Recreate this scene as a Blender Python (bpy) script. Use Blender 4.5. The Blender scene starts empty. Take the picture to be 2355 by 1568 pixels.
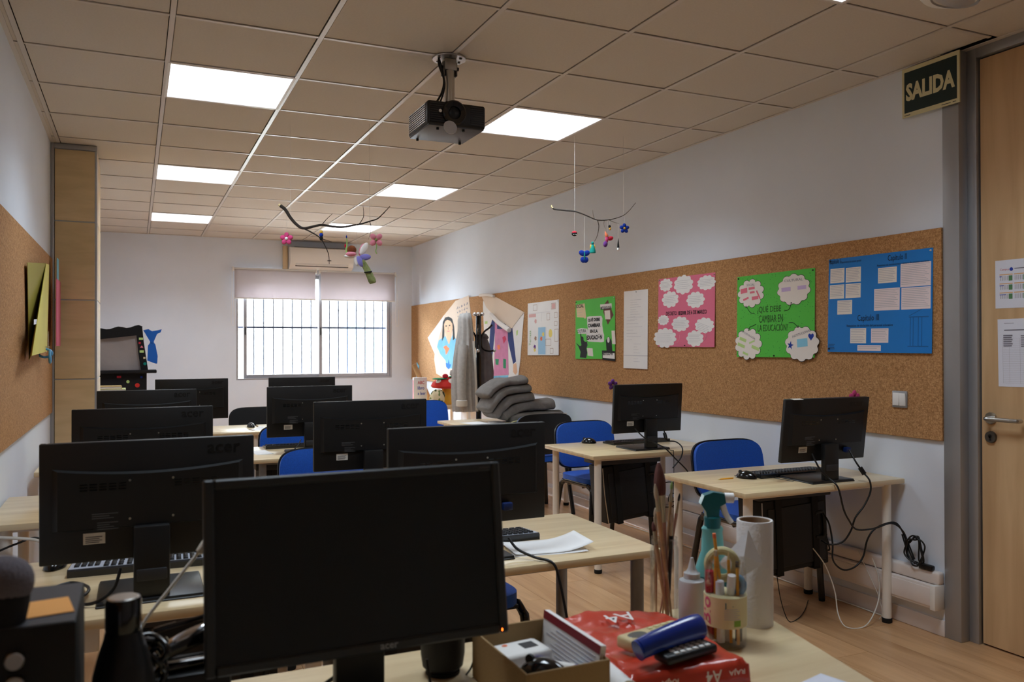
import bpy, bmesh, math, random
from mathutils import Matrix, Vector, noise

random.seed(7)
SC = bpy.context.scene
COL = SC.collection
PI = math.pi

# ------------------------------------------------------------------ camera
def make_camera():
    yaw, pit, rol = 0.4273967, 0.0058139, 0.00243478
    cy, sy, cp, sp, cr, sr = (math.cos(yaw), math.sin(yaw), math.cos(pit), math.sin(pit), math.cos(rol), math.sin(rol))
    R0, F, U0 = Vector((cy, -sy, 0)), Vector((sy * cp, cy * cp, sp)), Vector((-sy * sp, -cy * sp, cp))
    R, U = R0 * cr - U0 * sr, R0 * sr + U0 * cr
    cam = bpy.data.cameras.new('camera')
    cam.sensor_width = 36.0
    cam.lens = 36.0 * 1900.5 / 2355.0
    cam.clip_start = 0.05
    cam.dof.use_dof = True
    cam.dof.focus_distance = 4.2
    cam.dof.aperture_fstop = 5.0
    o = bpy.data.objects.new('camera', cam)
    COL.objects.link(o)
    m = Matrix((R, U, -F)).transposed().to_4x4()
    m.translation = Vector((0, 0, 1.355))
    o.matrix_world = m
    SC.camera = o
make_camera()

# ------------------------------------------------------------------ world, exposure
LAMP_GLOW = 2.6          # brightness of the lit diffusers
LAMP_WATTS = 12.2        # light each ceiling panel throws down
SKY_STRENGTH = 74.0
SC.view_settings.view_transform = 'Standard'
SC.view_settings.look = 'None'
SC.view_settings.gamma = 1.0
SC.view_settings.use_curve_mapping = False
SC.view_settings.exposure = 0.0
W = bpy.data.worlds.new('overcast_sky')
SC.world = W
W.use_nodes = True
bg = W.node_tree.nodes['Background']
bg.inputs['Color'].default_value = (0.78, 0.89, 1.0, 1)
bg.inputs['Strength'].default_value = SKY_STRENGTH
SC.cycles.max_bounces = 10
SC.cycles.diffuse_bounces = 6
SC.cycles.transparent_max_bounces = 16
SC.cycles.caustics_reflective = False
SC.cycles.caustics_refractive = False

# ------------------------------------------------------------------ materials
def lin(c):
    r = []
    for v in c:
        v = v / 255.0
        r.append(v / 12.92 if v <= 0.04045 else ((v + 0.055) / 1.055) ** 2.4)
    return (r[0], r[1], r[2], 1.0)

MATS = {}
def mat(name, col, rough=0.5, metal=0.0, var=None, bump=None, coat=0.0, trans=0.0, emit=None, alpha=1.0, spec=0.5, sheen=0.0, ior=1.45, stretch=None):
    """plain procedural material; var=(scale, amount) mottles the colour, bump=(scale, strength)"""
    if name in MATS:
        return MATS[name]
    m = bpy.data.materials.new(name)
    m.use_nodes = True
    nt = m.node_tree
    b = nt.nodes['Principled BSDF']
    c = lin(col)
    b.inputs['Base Color'].default_value = c
    b.inputs['Roughness'].default_value = rough
    b.inputs['Metallic'].default_value = metal
    b.inputs['Coat Weight'].default_value = coat
    b.inputs['Coat Roughness'].default_value = 0.15
    b.inputs['Transmission Weight'].default_value = trans
    b.inputs['Alpha'].default_value = alpha
    b.inputs['Specular IOR Level'].default_value = spec
    b.inputs['Sheen Weight'].default_value = sheen
    b.inputs['IOR'].default_value = ior
    if emit:
        b.inputs['Emission Color'].default_value = lin(emit[0])
        b.inputs['Emission Strength'].default_value = emit[1]
    if var or bump:
        tc = nt.nodes.new('ShaderNodeTexCoord')
        src = tc.outputs['Object']
        if stretch:
            mp = nt.nodes.new('ShaderNodeMapping')
            mp.inputs['Scale'].default_value = stretch
            nt.links.new(src, mp.inputs['Vector'])
            src = mp.outputs['Vector']
    if var:
        n = nt.nodes.new('ShaderNodeTexNoise')
        n.inputs['Scale'].default_value = var[0]
        n.inputs['Detail'].default_value = 5
        nt.links.new(src, n.inputs['Vector'])
        r = nt.nodes.new('ShaderNodeValToRGB')
        a = var[1]
        r.color_ramp.elements[0].position = 0.3
        r.color_ramp.elements[1].position = 0.7
        r.color_ramp.elements[0].color = (c[0] * (1 - a), c[1] * (1 - a), c[2] * (1 - a), 1)
        r.color_ramp.elements[1].color = (min(1, c[0] * (1 + a)), min(1, c[1] * (1 + a)), min(1, c[2] * (1 + a)), 1)
        nt.links.new(n.outputs['Fac'], r.inputs['Fac'])
        nt.links.new(r.outputs['Color'], b.inputs['Base Color'])
    if bump:
        n = nt.nodes.new('ShaderNodeTexNoise')
        n.inputs['Scale'].default_value = bump[0]
        n.inputs['Detail'].default_value = 4
        nt.links.new(src, n.inputs['Vector'])
        bp = nt.nodes.new('ShaderNodeBump')
        bp.inputs['Strength'].default_value = bump[1]
        bp.inputs['Distance'].default_value = 0.01
        nt.links.new(n.outputs['Fac'], bp.inputs['Height'])
        nt.links.new(bp.outputs['Normal'], b.inputs['Normal'])
    MATS[name] = m
    return m

def wood(name, c1, c2, scale, rough=0.35, coat=0.15, knots=0.0, dark=0.08):
    """streaky veneer; every piece starts at its own place in the grain"""
    m = bpy.data.materials.new(name)
    m.use_nodes = True
    nt = m.node_tree
    N = nt.nodes.new
    b = nt.nodes['Principled BSDF']
    tc, mp, oi = N('ShaderNodeTexCoord'), N('ShaderNodeMapping'), N('ShaderNodeObjectInfo')
    mp.inputs['Scale'].default_value = scale
    mul = N('ShaderNodeMath'); mul.operation = 'MULTIPLY'; mul.inputs[1].default_value = 40.0
    nt.links.new(oi.outputs['Random'], mul.inputs[0])
    add = N('ShaderNodeVectorMath'); add.operation = 'ADD'
    nt.links.new(tc.outputs['Object'], mp.inputs['Vector'])
    nt.links.new(mp.outputs['Vector'], add.inputs[0])
    nt.links.new(mul.outputs[0], add.inputs[1])
    n1 = N('ShaderNodeTexNoise'); n1.inputs['Scale'].default_value = 1.0; n1.inputs['Detail'].default_value = 8; n1.inputs['Distortion'].default_value = 0.6
    nt.links.new(add.outputs[0], n1.inputs['Vector'])
    r = N('ShaderNodeValToRGB')
    r.color_ramp.elements[0].position = 0.3
    r.color_ramp.elements[1].position = 0.72
    r.color_ramp.elements[0].color = lin(c1)
    r.color_ramp.elements[1].color = lin(c2)
    nt.links.new(n1.outputs['Fac'], r.inputs['Fac'])
    hsv = N('ShaderNodeHueSaturation')
    mr = N('ShaderNodeMapRange'); mr.inputs['To Min'].default_value = 1 - dark; mr.inputs['To Max'].default_value = 1 + dark
    nt.links.new(oi.outputs['Random'], mr.inputs['Value'])
    nt.links.new(mr.outputs['Result'], hsv.inputs['Value'])
    nt.links.new(r.outputs['Color'], hsv.inputs['Color'])
    nt.links.new(hsv.outputs['Color'], b.inputs['Base Color'])
    b.inputs['Roughness'].default_value = rough
    b.inputs['Coat Weight'].default_value = coat
    b.inputs['Coat Roughness'].default_value = 0.2
    MATS[name] = m
    return m

def cork():
    m = bpy.data.materials.new('cork')
    m.use_nodes = True
    nt = m.node_tree
    N = nt.nodes.new
    b = nt.nodes['Principled BSDF']
    tc = N('ShaderNodeTexCoord')
    v = N('ShaderNodeTexVoronoi'); v.inputs['Scale'].default_value = 190
    n = N('ShaderNodeTexNoise'); n.inputs['Scale'].default_value = 90; n.inputs['Detail'].default_value = 8
    nt.links.new(tc.outputs['Object'], v.inputs['Vector'])
    nt.links.new(tc.outputs['Object'], n.inputs['Vector'])
    mx = N('ShaderNodeMix'); mx.inputs['Factor'].default_value = 0.55
    bw = N('ShaderNodeRGBToBW')
    nt.links.new(v.outputs['Color'], bw.inputs['Color'])
    nt.links.new(bw.outputs['Val'], mx.inputs['A'])
    nt.links.new(n.outputs['Fac'], mx.inputs['B'])
    r = N('ShaderNodeValToRGB')
    e = r.color_ramp.elements
    e[0].position, e[0].color = 0.22, lin((140, 98, 58))
    e[1].position, e[1].color = 0.76, lin((206, 160, 110))
    k = e.new(0.5); k.color = lin((178, 130, 82))
    nt.links.new(mx.outputs['Result'], r.inputs['Fac'])
    nt.links.new(r.outputs['Color'], b.inputs['Base Color'])
    b.inputs['Roughness'].default_value = 0.9
    bp = N('ShaderNodeBump'); bp.inputs['Strength'].default_value = 0.25; bp.inputs['Distance'].default_value = 0.004
    nt.links.new(mx.outputs['Result'], bp.inputs['Height'])
    nt.links.new(bp.outputs['Normal'], b.inputs['Normal'])
    MATS['cork'] = m
cork()

wood('desk_maple', (206, 180, 138), (230, 208, 168), (2.2, 22, 8), rough=0.3, coat=0.25, dark=0.03)
wood('plank_oak', (184, 136, 92), (218, 174, 128), (16, 1.6, 4), rough=0.32, coat=0.2, dark=0.07)
wood('door_maple', (196, 160, 118), (218, 184, 140), (14, 14, 1.4), rough=0.45, coat=0.05, dark=0.02)
wood('panel_maple', (204, 178, 134), (224, 198, 156), (2.5, 2.5, 14), rough=0.45, coat=0.05, dark=0.04)
wood('pale_batten', (206, 182, 144), (226, 204, 170), (20, 4, 2), rough=0.6, coat=0)
mat('wall_paint', (222, 229, 240), 0.7, var=(3, 0.02), bump=(180, 0.04))
mat('ceiling_tile', (212, 204, 194), 0.9, var=(60, 0.03), bump=(220, 0.12))
mat('grid_metal', (210, 202, 194), 0.28, spec=0.8)
mat('shadow_gap', (60, 54, 48), 0.9)
mat('light_frame', (238, 238, 238), 0.4)
mat('led_diffuser', (255, 255, 255), 0.5, emit=((244, 246, 255), LAMP_GLOW))
mat('aluminium', (168, 170, 174), 0.42, 0.55, var=(6, 0.03))
mat('window_aluminium', (176, 176, 182), 0.4, 0.5)
mat('steel', (190, 188, 184), 0.28, 1.0)
mat('chrome', (220, 220, 222), 0.1, 1.0)
mat('dark_steel', (110, 108, 106), 0.35, 0.9)
mat('white_plastic', (236, 234, 230), 0.4)
mat('white_enamel', (232, 226, 216), 0.4)
mat('grey_enamel', (128, 126, 124), 0.45, 0.2, var=(9, 0.12))
mat('duct_plastic', (226, 216, 210), 0.5, var=(8, 0.03))
mat('black_plastic', (20, 20, 21), 0.42, bump=(900, 0.05))
mat('black_gloss', (14, 14, 15), 0.12, coat=0.4)
mat('black_matte', (17, 17, 18), 0.6)
mat('black_rubber', (16, 16, 16), 0.8)
mat('cable_black', (15, 15, 16), 0.4)
mat('cable_white', (222, 218, 208), 0.45)
mat('charcoal_plastic', (44, 44, 47), 0.5)
mat('screen_black', (40, 43, 46), 0.3, spec=0.3)
mat('bezel_charcoal', (50, 54, 58), 0.42)
mat('key_black', (30, 30, 32), 0.35)
mat('blue_fabric', (2, 84, 190), 0.85, var=(160, 0.12), bump=(700, 0.3), sheen=0.2)
mat('black_fabric', (20, 20, 22), 0.9, bump=(600, 0.3))
mat('paper', (238, 236, 234), 0.8, var=(5, 0.02))
mat('paper_cool', (226, 228, 240), 0.8)
mat('paper_beige', (226, 208, 190), 0.85, var=(4, 0.03))
mat('label_white', (222, 218, 210), 0.6)
mat('faint_print', (74, 74, 76), 0.6)
mat('logo_print', (25, 25, 26), 0.3)
mat('logo_silver', (150, 152, 156), 0.35, 0.3)
mat('ink_black', (22, 22, 26), 0.7)
mat('ink_grey', (128, 126, 138), 0.8)
mat('ink_pale', (186, 184, 192), 0.8)
mat('ink_blue', (40, 66, 170), 0.7)
def sheet_glass(name, tint, refl, cap=1.0):
    """thin clear glass: lets light straight through, mirrors a little at grazing angles"""
    m = bpy.data.materials.new(name)
    m.use_nodes = True
    nt = m.node_tree
    nt.nodes.remove(nt.nodes['Principled BSDF'])
    tr, gl, mx, lw = (nt.nodes.new('ShaderNodeBsdfTransparent'), nt.nodes.new('ShaderNodeBsdfGlossy'), nt.nodes.new('ShaderNodeMixShader'), nt.nodes.new('ShaderNodeFresnel'))
    tr.inputs['Color'].default_value = tint
    gl.inputs['Roughness'].default_value = 0.03
    lw.inputs['IOR'].default_value = refl
    ml = nt.nodes.new('ShaderNodeMath'); ml.operation = 'MULTIPLY'; ml.inputs[1].default_value = cap
    nt.links.new(lw.outputs['Fac'], ml.inputs[0])
    nt.links.new(ml.outputs[0], mx.inputs['Fac'])
    nt.links.new(tr.outputs['BSDF'], mx.inputs[1])
    nt.links.new(gl.outputs['BSDF'], mx.inputs[2])
    nt.links.new(mx.outputs['Shader'], nt.nodes['Material Output'].inputs['Surface'])
    MATS[name] = m
sheet_glass('window_glass', (0.97, 0.98, 0.98, 1), 1.3)
sheet_glass('thin_glass', (0.985, 0.99, 0.988, 1), 1.4, 0.3)
mat('vga_blue', (12, 36, 88), 0.5)
mat('felt_pink', (206, 70, 124), 0.95, bump=(300, 0.4))
mat('felt_rose', (226, 140, 158), 0.95, bump=(300, 0.4))
mat('felt_white', (238, 232, 228), 0.95, bump=(300, 0.4))
mat('felt_blue', (10, 52, 158), 0.95, bump=(300, 0.4))
mat('felt_black', (18, 18, 20), 0.95, bump=(300, 0.4))
mat('felt_teal', (16, 146, 134), 0.95, bump=(300, 0.4))
mat('felt_yellow', (232, 184, 70), 0.95, bump=(300, 0.4))
mat('felt_orange', (238, 128, 88), 0.95, bump=(300, 0.4))
mat('felt_red', (196, 34, 56), 0.95, bump=(300, 0.4))
mat('felt_purple', (112, 58, 138), 0.95, bump=(300, 0.4))
mat('felt_lilac', (134, 128, 202), 0.95, bump=(300, 0.4))
mat('felt_olive', (132, 140, 88), 0.95, var=(40, 0.35), bump=(300, 0.4))
mat('felt_green', (150, 186, 110), 0.95, bump=(300, 0.4))
mat('hair_brown', (120, 62, 28), 0.95, var=(60, 0.3), bump=(300, 0.5))
mat('twig_bark', (42, 34, 28), 0.85, var=(60, 0.3))
mat('twig_cut', (224, 202, 150), 0.8)
mat('thread', (214, 210, 204), 0.7)

# ------------------------------------------------------------------ mesh builder
class MB:
    def __init__(self, m=None):
        self.v, self.f = [], []
        self.m = m or Matrix.Identity(4)

    def add(self, verts, faces):
        b = len(self.v)
        self.v += [tuple(self.m @ Vector(p)) for p in verts]
        self.f += [tuple(b + i for i in f) for f in faces]
        return self

    def box(self, x0, x1, y0, y1, z0, z1):
        v = [(x0, y0, z0), (x1, y0, z0), (x1, y1, z0), (x0, y1, z0), (x0, y0, z1), (x1, y0, z1), (x1, y1, z1), (x0, y1, z1)]
        f = [(0, 3, 2, 1), (4, 5, 6, 7), (0, 1, 5, 4), (1, 2, 6, 5), (2, 3, 7, 6), (3, 0, 4, 7)]
        return self.add(v, f)

    def rbox(self, x0, x1, y0, y1, z0, z1, r=0.005, seg=2):
        bm = bmesh.new()
        bmesh.ops.create_cube(bm, size=1.0)
        for q in bm.verts:
            q.co = Vector(((x0 + x1) / 2 + q.co.x * (x1 - x0), (y0 + y1) / 2 + q.co.y * (y1 - y0), (z0 + z1) / 2 + q.co.z * (z1 - z0)))
        r = min(r, 0.49 * min(x1 - x0, y1 - y0, z1 - z0))
        bmesh.ops.bevel(bm, geom=bm.edges[:], offset=r, segments=seg, profile=0.5, affect='EDGES')
        bm.verts.index_update()
        self.add([q.co[:] for q in bm.verts], [[q.index for q in f.verts] for f in bm.faces])
        bm.free()
        return self

    def cyl(self, p0, p1, r0, r1=None, n=16, cap=True):
        r1 = r0 if r1 is None else r1
        p0, p1 = Vector(p0), Vector(p1)
        d = (p1 - p0).normalized()
        a = d.orthogonal().normalized()
        b = d.cross(a)
        v, f = [], []
        for i in range(n):
            t = 2 * PI * i / n
            o = a * math.cos(t) + b * math.sin(t)
            v += [p0 + o * r0, p1 + o * r1]
        for i in range(n):
            j = (i + 1) % n
            f.append((2 * i, 2 * j, 2 * j + 1, 2 * i + 1))
        if cap:
            f.append(tuple(range(2 * n - 2, -1, -2)))
            f.append(tuple(range(1, 2 * n, 2)))
        return self.add(v, f)

    def tube(self, pts, r, n=8, smooth=5, cap=True, flat=1.0):
        """round tube along a smoothed path; r a number or a function of 0..1"""
        P = [Vector(p) for p in pts]
        if smooth and len(P) > 2:
            Q = []
            for i in range(len(P) - 1):
                a, b, c, d = P[max(i - 1, 0)], P[i], P[i + 1], P[min(i + 2, len(P) - 1)]
                for k in range(smooth):
                    t = k / smooth
                    Q.append(0.5 * ((2 * b) + (c - a) * t + (2 * a - 5 * b + 4 * c - d) * t * t + (3 * b - a - 3 * c + d) * t ** 3))
            Q.append(P[-1])
            P = Q
        v, f = [], []
        nrm = None
        for i, p in enumerate(P):
            d = (P[min(i + 1, len(P) - 1)] - P[max(i - 1, 0)])
            d = d.normalized() if d.length > 1e-9 else Vector((0, 0, 1))
            if nrm is None:
                nrm = d.orthogonal().normalized()
            nrm = nrm - d * nrm.dot(d)
            nrm = nrm.normalized() if nrm.length > 1e-6 else d.orthogonal().normalized()
            b = d.cross(nrm)
            rr = r(i / max(1, len(P) - 1)) if callable(r) else r
            for k in range(n):
                t = 2 * PI * k / n
                v.append(p + nrm * (math.cos(t) * rr) + b * (math.sin(t) * rr * flat))
        for i in range(len(P) - 1):
            for k in range(n):
                l = (k + 1) % n
                f.append((i * n + k, i * n + l, (i + 1) * n + l, (i + 1) * n + k))
        if cap:
            f.append(tuple(range(n - 1, -1, -1)))
            f.append(tuple(range((len(P) - 1) * n, len(P) * n)))
        return self.add(v, f)

    def lathe(self, prof, c=(0, 0, 0), n=28, sx=1.0, sy=1.0):
        """profile of (radius, z); closed where the radius is 0"""
        v, f = [], []
        for r, z in prof:
            for k in range(n):
                t = 2 * PI * k / n
                v.append((c[0] + math.cos(t) * r * sx, c[1] + math.sin(t) * r * sy, c[2] + z))
        for i in range(len(prof) - 1):
            for k in range(n):
                l = (k + 1) % n
                f.append((i * n + k, i * n + l, (i + 1) * n + l, (i + 1) * n + k))
        if prof[0][0] > 0:
            f.append(tuple(range(n - 1, -1, -1)))
        if prof[-1][0] > 0:
            f.append(tuple(range((len(prof) - 1) * n, len(prof) * n)))
        return self.add(v, f)

    def ball(self, c, r, n=16, m=10, fn=None):
        """ellipsoid; fn(unit vector) scales it"""
        r = (r, r, r) if not hasattr(r, '__len__') else r
        v, f = [], []
        for i in range(m + 1):
            th = PI * i / m
            for k in range(n):
                ph = 2 * PI * k / n
                u = (math.sin(th) * math.cos(ph), math.sin(th) * math.sin(ph), math.cos(th))
                s = fn(u) if fn else 1.0
                v.append((c[0] + u[0] * r[0] * s, c[1] + u[1] * r[1] * s, c[2] + u[2] * r[2] * s))
        for i in range(m):
            for k in range(n):
                l = (k + 1) % n
                f.append((i * n + k, (i + 1) * n + k, (i + 1) * n + l, i * n + l))
        return self.add(v, f)

    def prism(self, pts, z0, z1):
        """2D outline extruded along local z"""
        n = len(pts)
        area = sum(pts[i][0] * pts[(i + 1) % n][1] - pts[(i + 1) % n][0] * pts[i][1] for i in range(n))
        if area < 0:
            pts = pts[::-1]
        v = [(p[0], p[1], z0) for p in pts] + [(p[0], p[1], z1) for p in pts]
        f = [tuple(range(n - 1, -1, -1)), tuple(range(n, 2 * n))]
        f += [(i, (i + 1) % n, n + (i + 1) % n, n + i) for i in range(n)]
        return self.add(v, f)

    def grid(self, fn, nu, nv, closed_u=False):
        v = [fn(i / nu, j / nv) for j in range(nv + 1) for i in range(nu + 1)]
        f = [(j * (nu + 1) + i, j * (nu + 1) + i + 1, (j + 1) * (nu + 1) + i + 1, (j + 1) * (nu + 1) + i) for j in range(nv) for i in range(nu)]
        return self.add(v, f)

    def pad(self, outline, y_front, y_back, bend=0.0, dome=0.006, rings=5):
        """cushion from an outline in local xz, between two depths, bent by bend*x^2"""
        n = len(outline)
        v, f = [], []
        for side, y in ((0, y_front), (1, y_back)):
            s = -1 if y_front < y_back else 1
            sgn = s if side == 0 else -s
            for k in range(rings + 1):
                t = k / rings
                for (x, z) in outline:
                    xx, zz = x * t, z * t
                    v.append((xx, y + bend * xx * xx + sgn * dome * (1 - t ** 4), zz))
        L = (rings + 1) * n
        for side in (0, 1):
            for k in range(rings):
                for i in range(n):
                    j = (i + 1) % n
                    q = (side * L + k * n + i, side * L + k * n + j, side * L + (k + 1) * n + j, side * L + (k + 1) * n + i)
                    f.append(q if (side == 0) == (y_front < y_back) else q[::-1])
        for i in range(n):
            j = (i + 1) % n
            q = (rings * n + i, rings * n + j, L + rings * n + j, L + rings * n + i)
            f.append(q if y_front < y_back else q[::-1])
        return self.add(v, f)

    def mesh(self, name, smooth=35):
        me = bpy.data.meshes.new(name)
        me.from_pydata(self.v, [], self.f)
        me.validate()
        if smooth:
            me.polygons.foreach_set('use_smooth', [True] * len(me.polygons))
            me.set_sharp_from_angle(angle=math.radians(smooth))
        me.update()
        return me

def M_(name):
    return MATS[name]

def obj(name, mb, m, parent=None, smooth=35, label=None):
    me = mb if isinstance(mb, bpy.types.Mesh) else mb.mesh(name, smooth)
    o = bpy.data.objects.new(name, me)
    COL.objects.link(o)
    if m is not None and len(me.materials) == 0:
        me.materials.append(MATS[m] if isinstance(m, str) else m)
    if parent is not None:
        o.parent = parent
    if label:
        o['label'] = label
    return o

def tag(o, label, cat, group=None):
    o['label'], o['category'] = label, cat
    if group:
        o['group'] = group
    return o

def thing(name, label, cat, loc=(0, 0, 0), rotz=0.0, group=None, matrix=None):
    o = bpy.data.objects.new(name, None)
    COL.objects.link(o)
    o.empty_display_size = 0.05
    if matrix is not None:
        o.matrix_world = matrix
    else:
        o.location, o.rotation_euler = loc, (0, 0, rotz)
    return tag(o, label, cat, group)

def struct(name, mb, m, smooth=35):
    o = obj(name, mb, m, None, smooth)
    o['kind'] = 'structure'
    return o

def struct_empty(name):
    o = bpy.data.objects.new(name, None)
    COL.objects.link(o)
    o['kind'] = 'structure'
    return o

def dup(root, loc, rotz=None, label=None, group=None):
    """copy of a thing with copies of its parts and sub-parts"""
    r = root.copy()
    COL.objects.link(r)
    r.location = loc
    if rotz is not None:
        r.rotation_euler = (0, 0, rotz)
    if label:
        r['label'] = label
    if group:
        r['group'] = group
    for ch in list(root.children):
        c = ch.copy()
        COL.objects.link(c)
        c.parent = r
        for g in list(ch.children):
            d = g.copy()
            COL.objects.link(d)
            d.parent = c
    return r

def text_mesh(s, w=None, h=None, align='LEFT', bold=0.0, mirror=False):
    """lettering as a flat mesh in local xy, fitted to w x h"""
    cu = bpy.data.curves.new('lettering', 'FONT')
    cu.body = s
    cu.offset = bold
    cu.resolution_u = 2
    o = bpy.data.objects.new('lettering', cu)
    me = bpy.data.meshes.new_from_object(o)
    bpy.data.objects.remove(o)
    if not me.vertices:
        return me
    xs = [q.co.x for q in me.vertices]
    ys = [q.co.y for q in me.vertices]
    x0, x1, y0, y1 = min(xs), max(xs), min(ys), max(ys)
    sx = (w / (x1 - x0)) if w else None
    sy = (h / (y1 - y0)) if h else None
    sx, sy = sx or sy, sy or sx
    for q in me.vertices:
        x = (q.co.x - x0) * sx
        if mirror:
            x = (x1 - x0) * sx - x
        q.co = Vector((x, (q.co.y - y0) * sy, 0))
    if align == 'CENTER':
        for q in me.vertices:
            q.co.x -= (x1 - x0) * sx / 2
    me.materials.clear()
    return me

def lettering(parent, s, x, y, z, m, w=None, h=None, align='LEFT', bold=0.0, rot=0.0, name='lettering'):
    me = text_mesh(s, w, h, align, bold)
    me.transform(Matrix.Translation((x, y, z)) @ Matrix.Rotation(rot, 4, 'Z'))
    return obj(name, me, m, parent)

def superellipse(w, h, p=4.0, n=40, cz=0.0):
    out = []
    for i in range(n):
        t = 2 * PI * i / n
        c, s = math.cos(t), math.sin(t)
        out.append((w / 2 * math.copysign(abs(c) ** (2 / p), c), cz + h / 2 * math.copysign(abs(s) ** (2 / p), s)))
    return out

# ================================================================== THE ROOM
XL, XR, YF, YB, H = -0.51, 3.42, -1.6, 10.77, 2.70

# daylight enters through the window opening
def window_portal():
    li = bpy.data.lights.new('window_daylight_portal', 'AREA')
    li.shape, li.size, li.size_y = 'RECTANGLE', 1.95, 1.34
    li.cycles.is_portal = True
    o = bpy.data.objects.new('window_daylight_portal', li)
    COL.objects.link(o)
    o.matrix_world = Matrix.Translation((2.135, YB + 0.2, 1.61)) @ Matrix.Rotation(-PI / 2, 4, 'X')
window_portal()

# floor: laminate planks on a dark bed
floor = struct('floor', MB().box(XL - 0.12, 3.62, YF - 0.12, YB + 0.12, -0.06, -0.003), 'shadow_gap')
pw, pl = 0.192, 1.285
plank_me = MB().box(-pw / 2 + 0.0006, pw / 2 - 0.0006, -pl / 2 + 0.0006, pl / 2 - 0.0006, -0.012, 0.0).mesh('plank', 0)
plank_me.materials.append(MATS['plank_oak'])
ix, x = 0, XL
while x < 3.5:
    y = YF - [0.0, 0.43, 0.86, 0.21, 0.64][ix % 5]
    while y < YB:
        a, b = max(y, YF), min(y + pl, YB)
        if b - a > 0.02:
            o = obj('plank', plank_me, None, floor)
            w_ = min(pw, 3.50 - x)
            o.location = (x + w_ / 2, (a + b) / 2, 0)
            o.scale = (w_ / pw, (b - a) / pl, 1)
        y += pl
    x += pw
    ix += 1

# walls
struct('wall_left', MB().box(XL - 0.12, XL, YF - 0.12, YB + 0.12, 0, H + 0.1), 'wall_paint')
struct('wall_right', MB().box(XR, XR + 0.12, 2.66, YB + 0.12, 0, H + 0.1), 'wall_paint')
struct('wall_right', MB().box(3.50, 3.62, YF - 0.12, 1.56, 0, H + 0.1), 'wall_paint')
struct('wall_front', MB().box(XL, 3.5, YF - 0.12, YF, 0, H + 0.1), 'wall_paint')
WX0, WX1, WZ0, WZ1 = 1.14, 3.13, 0.935, 2.29
bw = MB()
bw.box(XL, WX0, YB, YB + 0.28, 0, H + 0.1).box(WX1, XR, YB, YB + 0.28, 0, H + 0.1)
bw.box(WX0, WX1, YB, YB + 0.28, 0, WZ0).box(WX0, WX1, YB, YB + 0.28, WZ1, H + 0.1)
struct('wall_back', bw, 'wall_paint', 0)
struct('baseboard_right', MB().rbox(XR - 0.012, XR, 2.66, YB, 0, 0.075, 0.004), 'duct_plastic')
struct('baseboard_left', MB().rbox(XL, XL + 0.012, YF, 6.19, 0, 0.075, 0.004), 'duct_plastic')
struct('baseboard_back', MB().rbox(0.35, XR - 0.02, YB - 0.012, YB, 0, 0.075, 0.004), 'duct_plastic')

# ceiling: mineral tiles laid in a metal grid
ceiling = struct('ceiling', MB().box(XL - 0.12, 3.62, YF - 0.12, YB + 0.12, H + 0.03, H + 0.1), 'shadow_gap')
GX = [XL] + [0.137 + 0.6 * i for i in range(-1, 6)] + [3.47]
GY = [YF] + [3.621 + 0.6 * j for j in range(-8, 12)] + [YB]
LIT = {(2, j) for j in (-3, 1, 5, 9)} | {(5, j) for j in (-3, 1, 5, 9)}      # grid cells that hold a lamp
tile_me = MB().rbox(-0.5, 0.5, -0.5, 0.5, 0, 0.02, 0.004, 1).mesh('ceiling_tile')
tile_me.materials.append(MATS['ceiling_tile'])
lamp_cells = []
for i in range(len(GX) - 1):
    for k in range(len(GY) - 1):
        x0, x1, y0, y1 = GX[i], GX[i + 1], GY[k], GY[k + 1]
        if (i, k - 9) in LIT:
            lamp_cells.append((x0, x1, y0, y1, i, k - 9))
            continue
        xb = 3.50 if y1 < 2.6 else XR
        x1 = min(x1, xb) if i == len(GX) - 2 else x1
        o = obj('ceiling_tile', tile_me, None, ceiling)
        o.location = ((x0 + x1) / 2, (y0 + y1) / 2, H + 0.0035 + 0.0015 * ((i * 7 + k * 3) % 3) / 2)
        o.scale = (x1 - x0 - 0.025, y1 - y0 - 0.023, 1)
for x in GX[1:-1]:
    obj('grid_rail', MB().box(x - 0.0105, x + 0.0105, YF, YB, H, H + 0.004).box(x - 0.001, x + 0.001, YF, YB, H + 0.004, H + 0.03), 'grid_metal', ceiling, 0)
for y in GY[1:-1]:
    for i in range(len(GX) - 1):
        obj('grid_rail', MB().box(GX[i] + 0.012, min(GX[i + 1], XR) - 0.012, y - 0.009, y + 0.009, H, H + 0.004), 'grid_metal', ceiling, 0)
ea = MB().box(XL, XL + 0.02, YF, YB, H - 0.001, H + 0.003).box(XR - 0.02, XR, 2.66, YB, H - 0.001, H + 0.003).box(XL, XR, YB - 0.02, YB, H - 0.001, H + 0.003).box(3.44, 3.50, YF, 2.66, H - 0.001, H + 0.003)
obj('edge_angle', ea, 'grid_metal', ceiling, 0)

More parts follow.
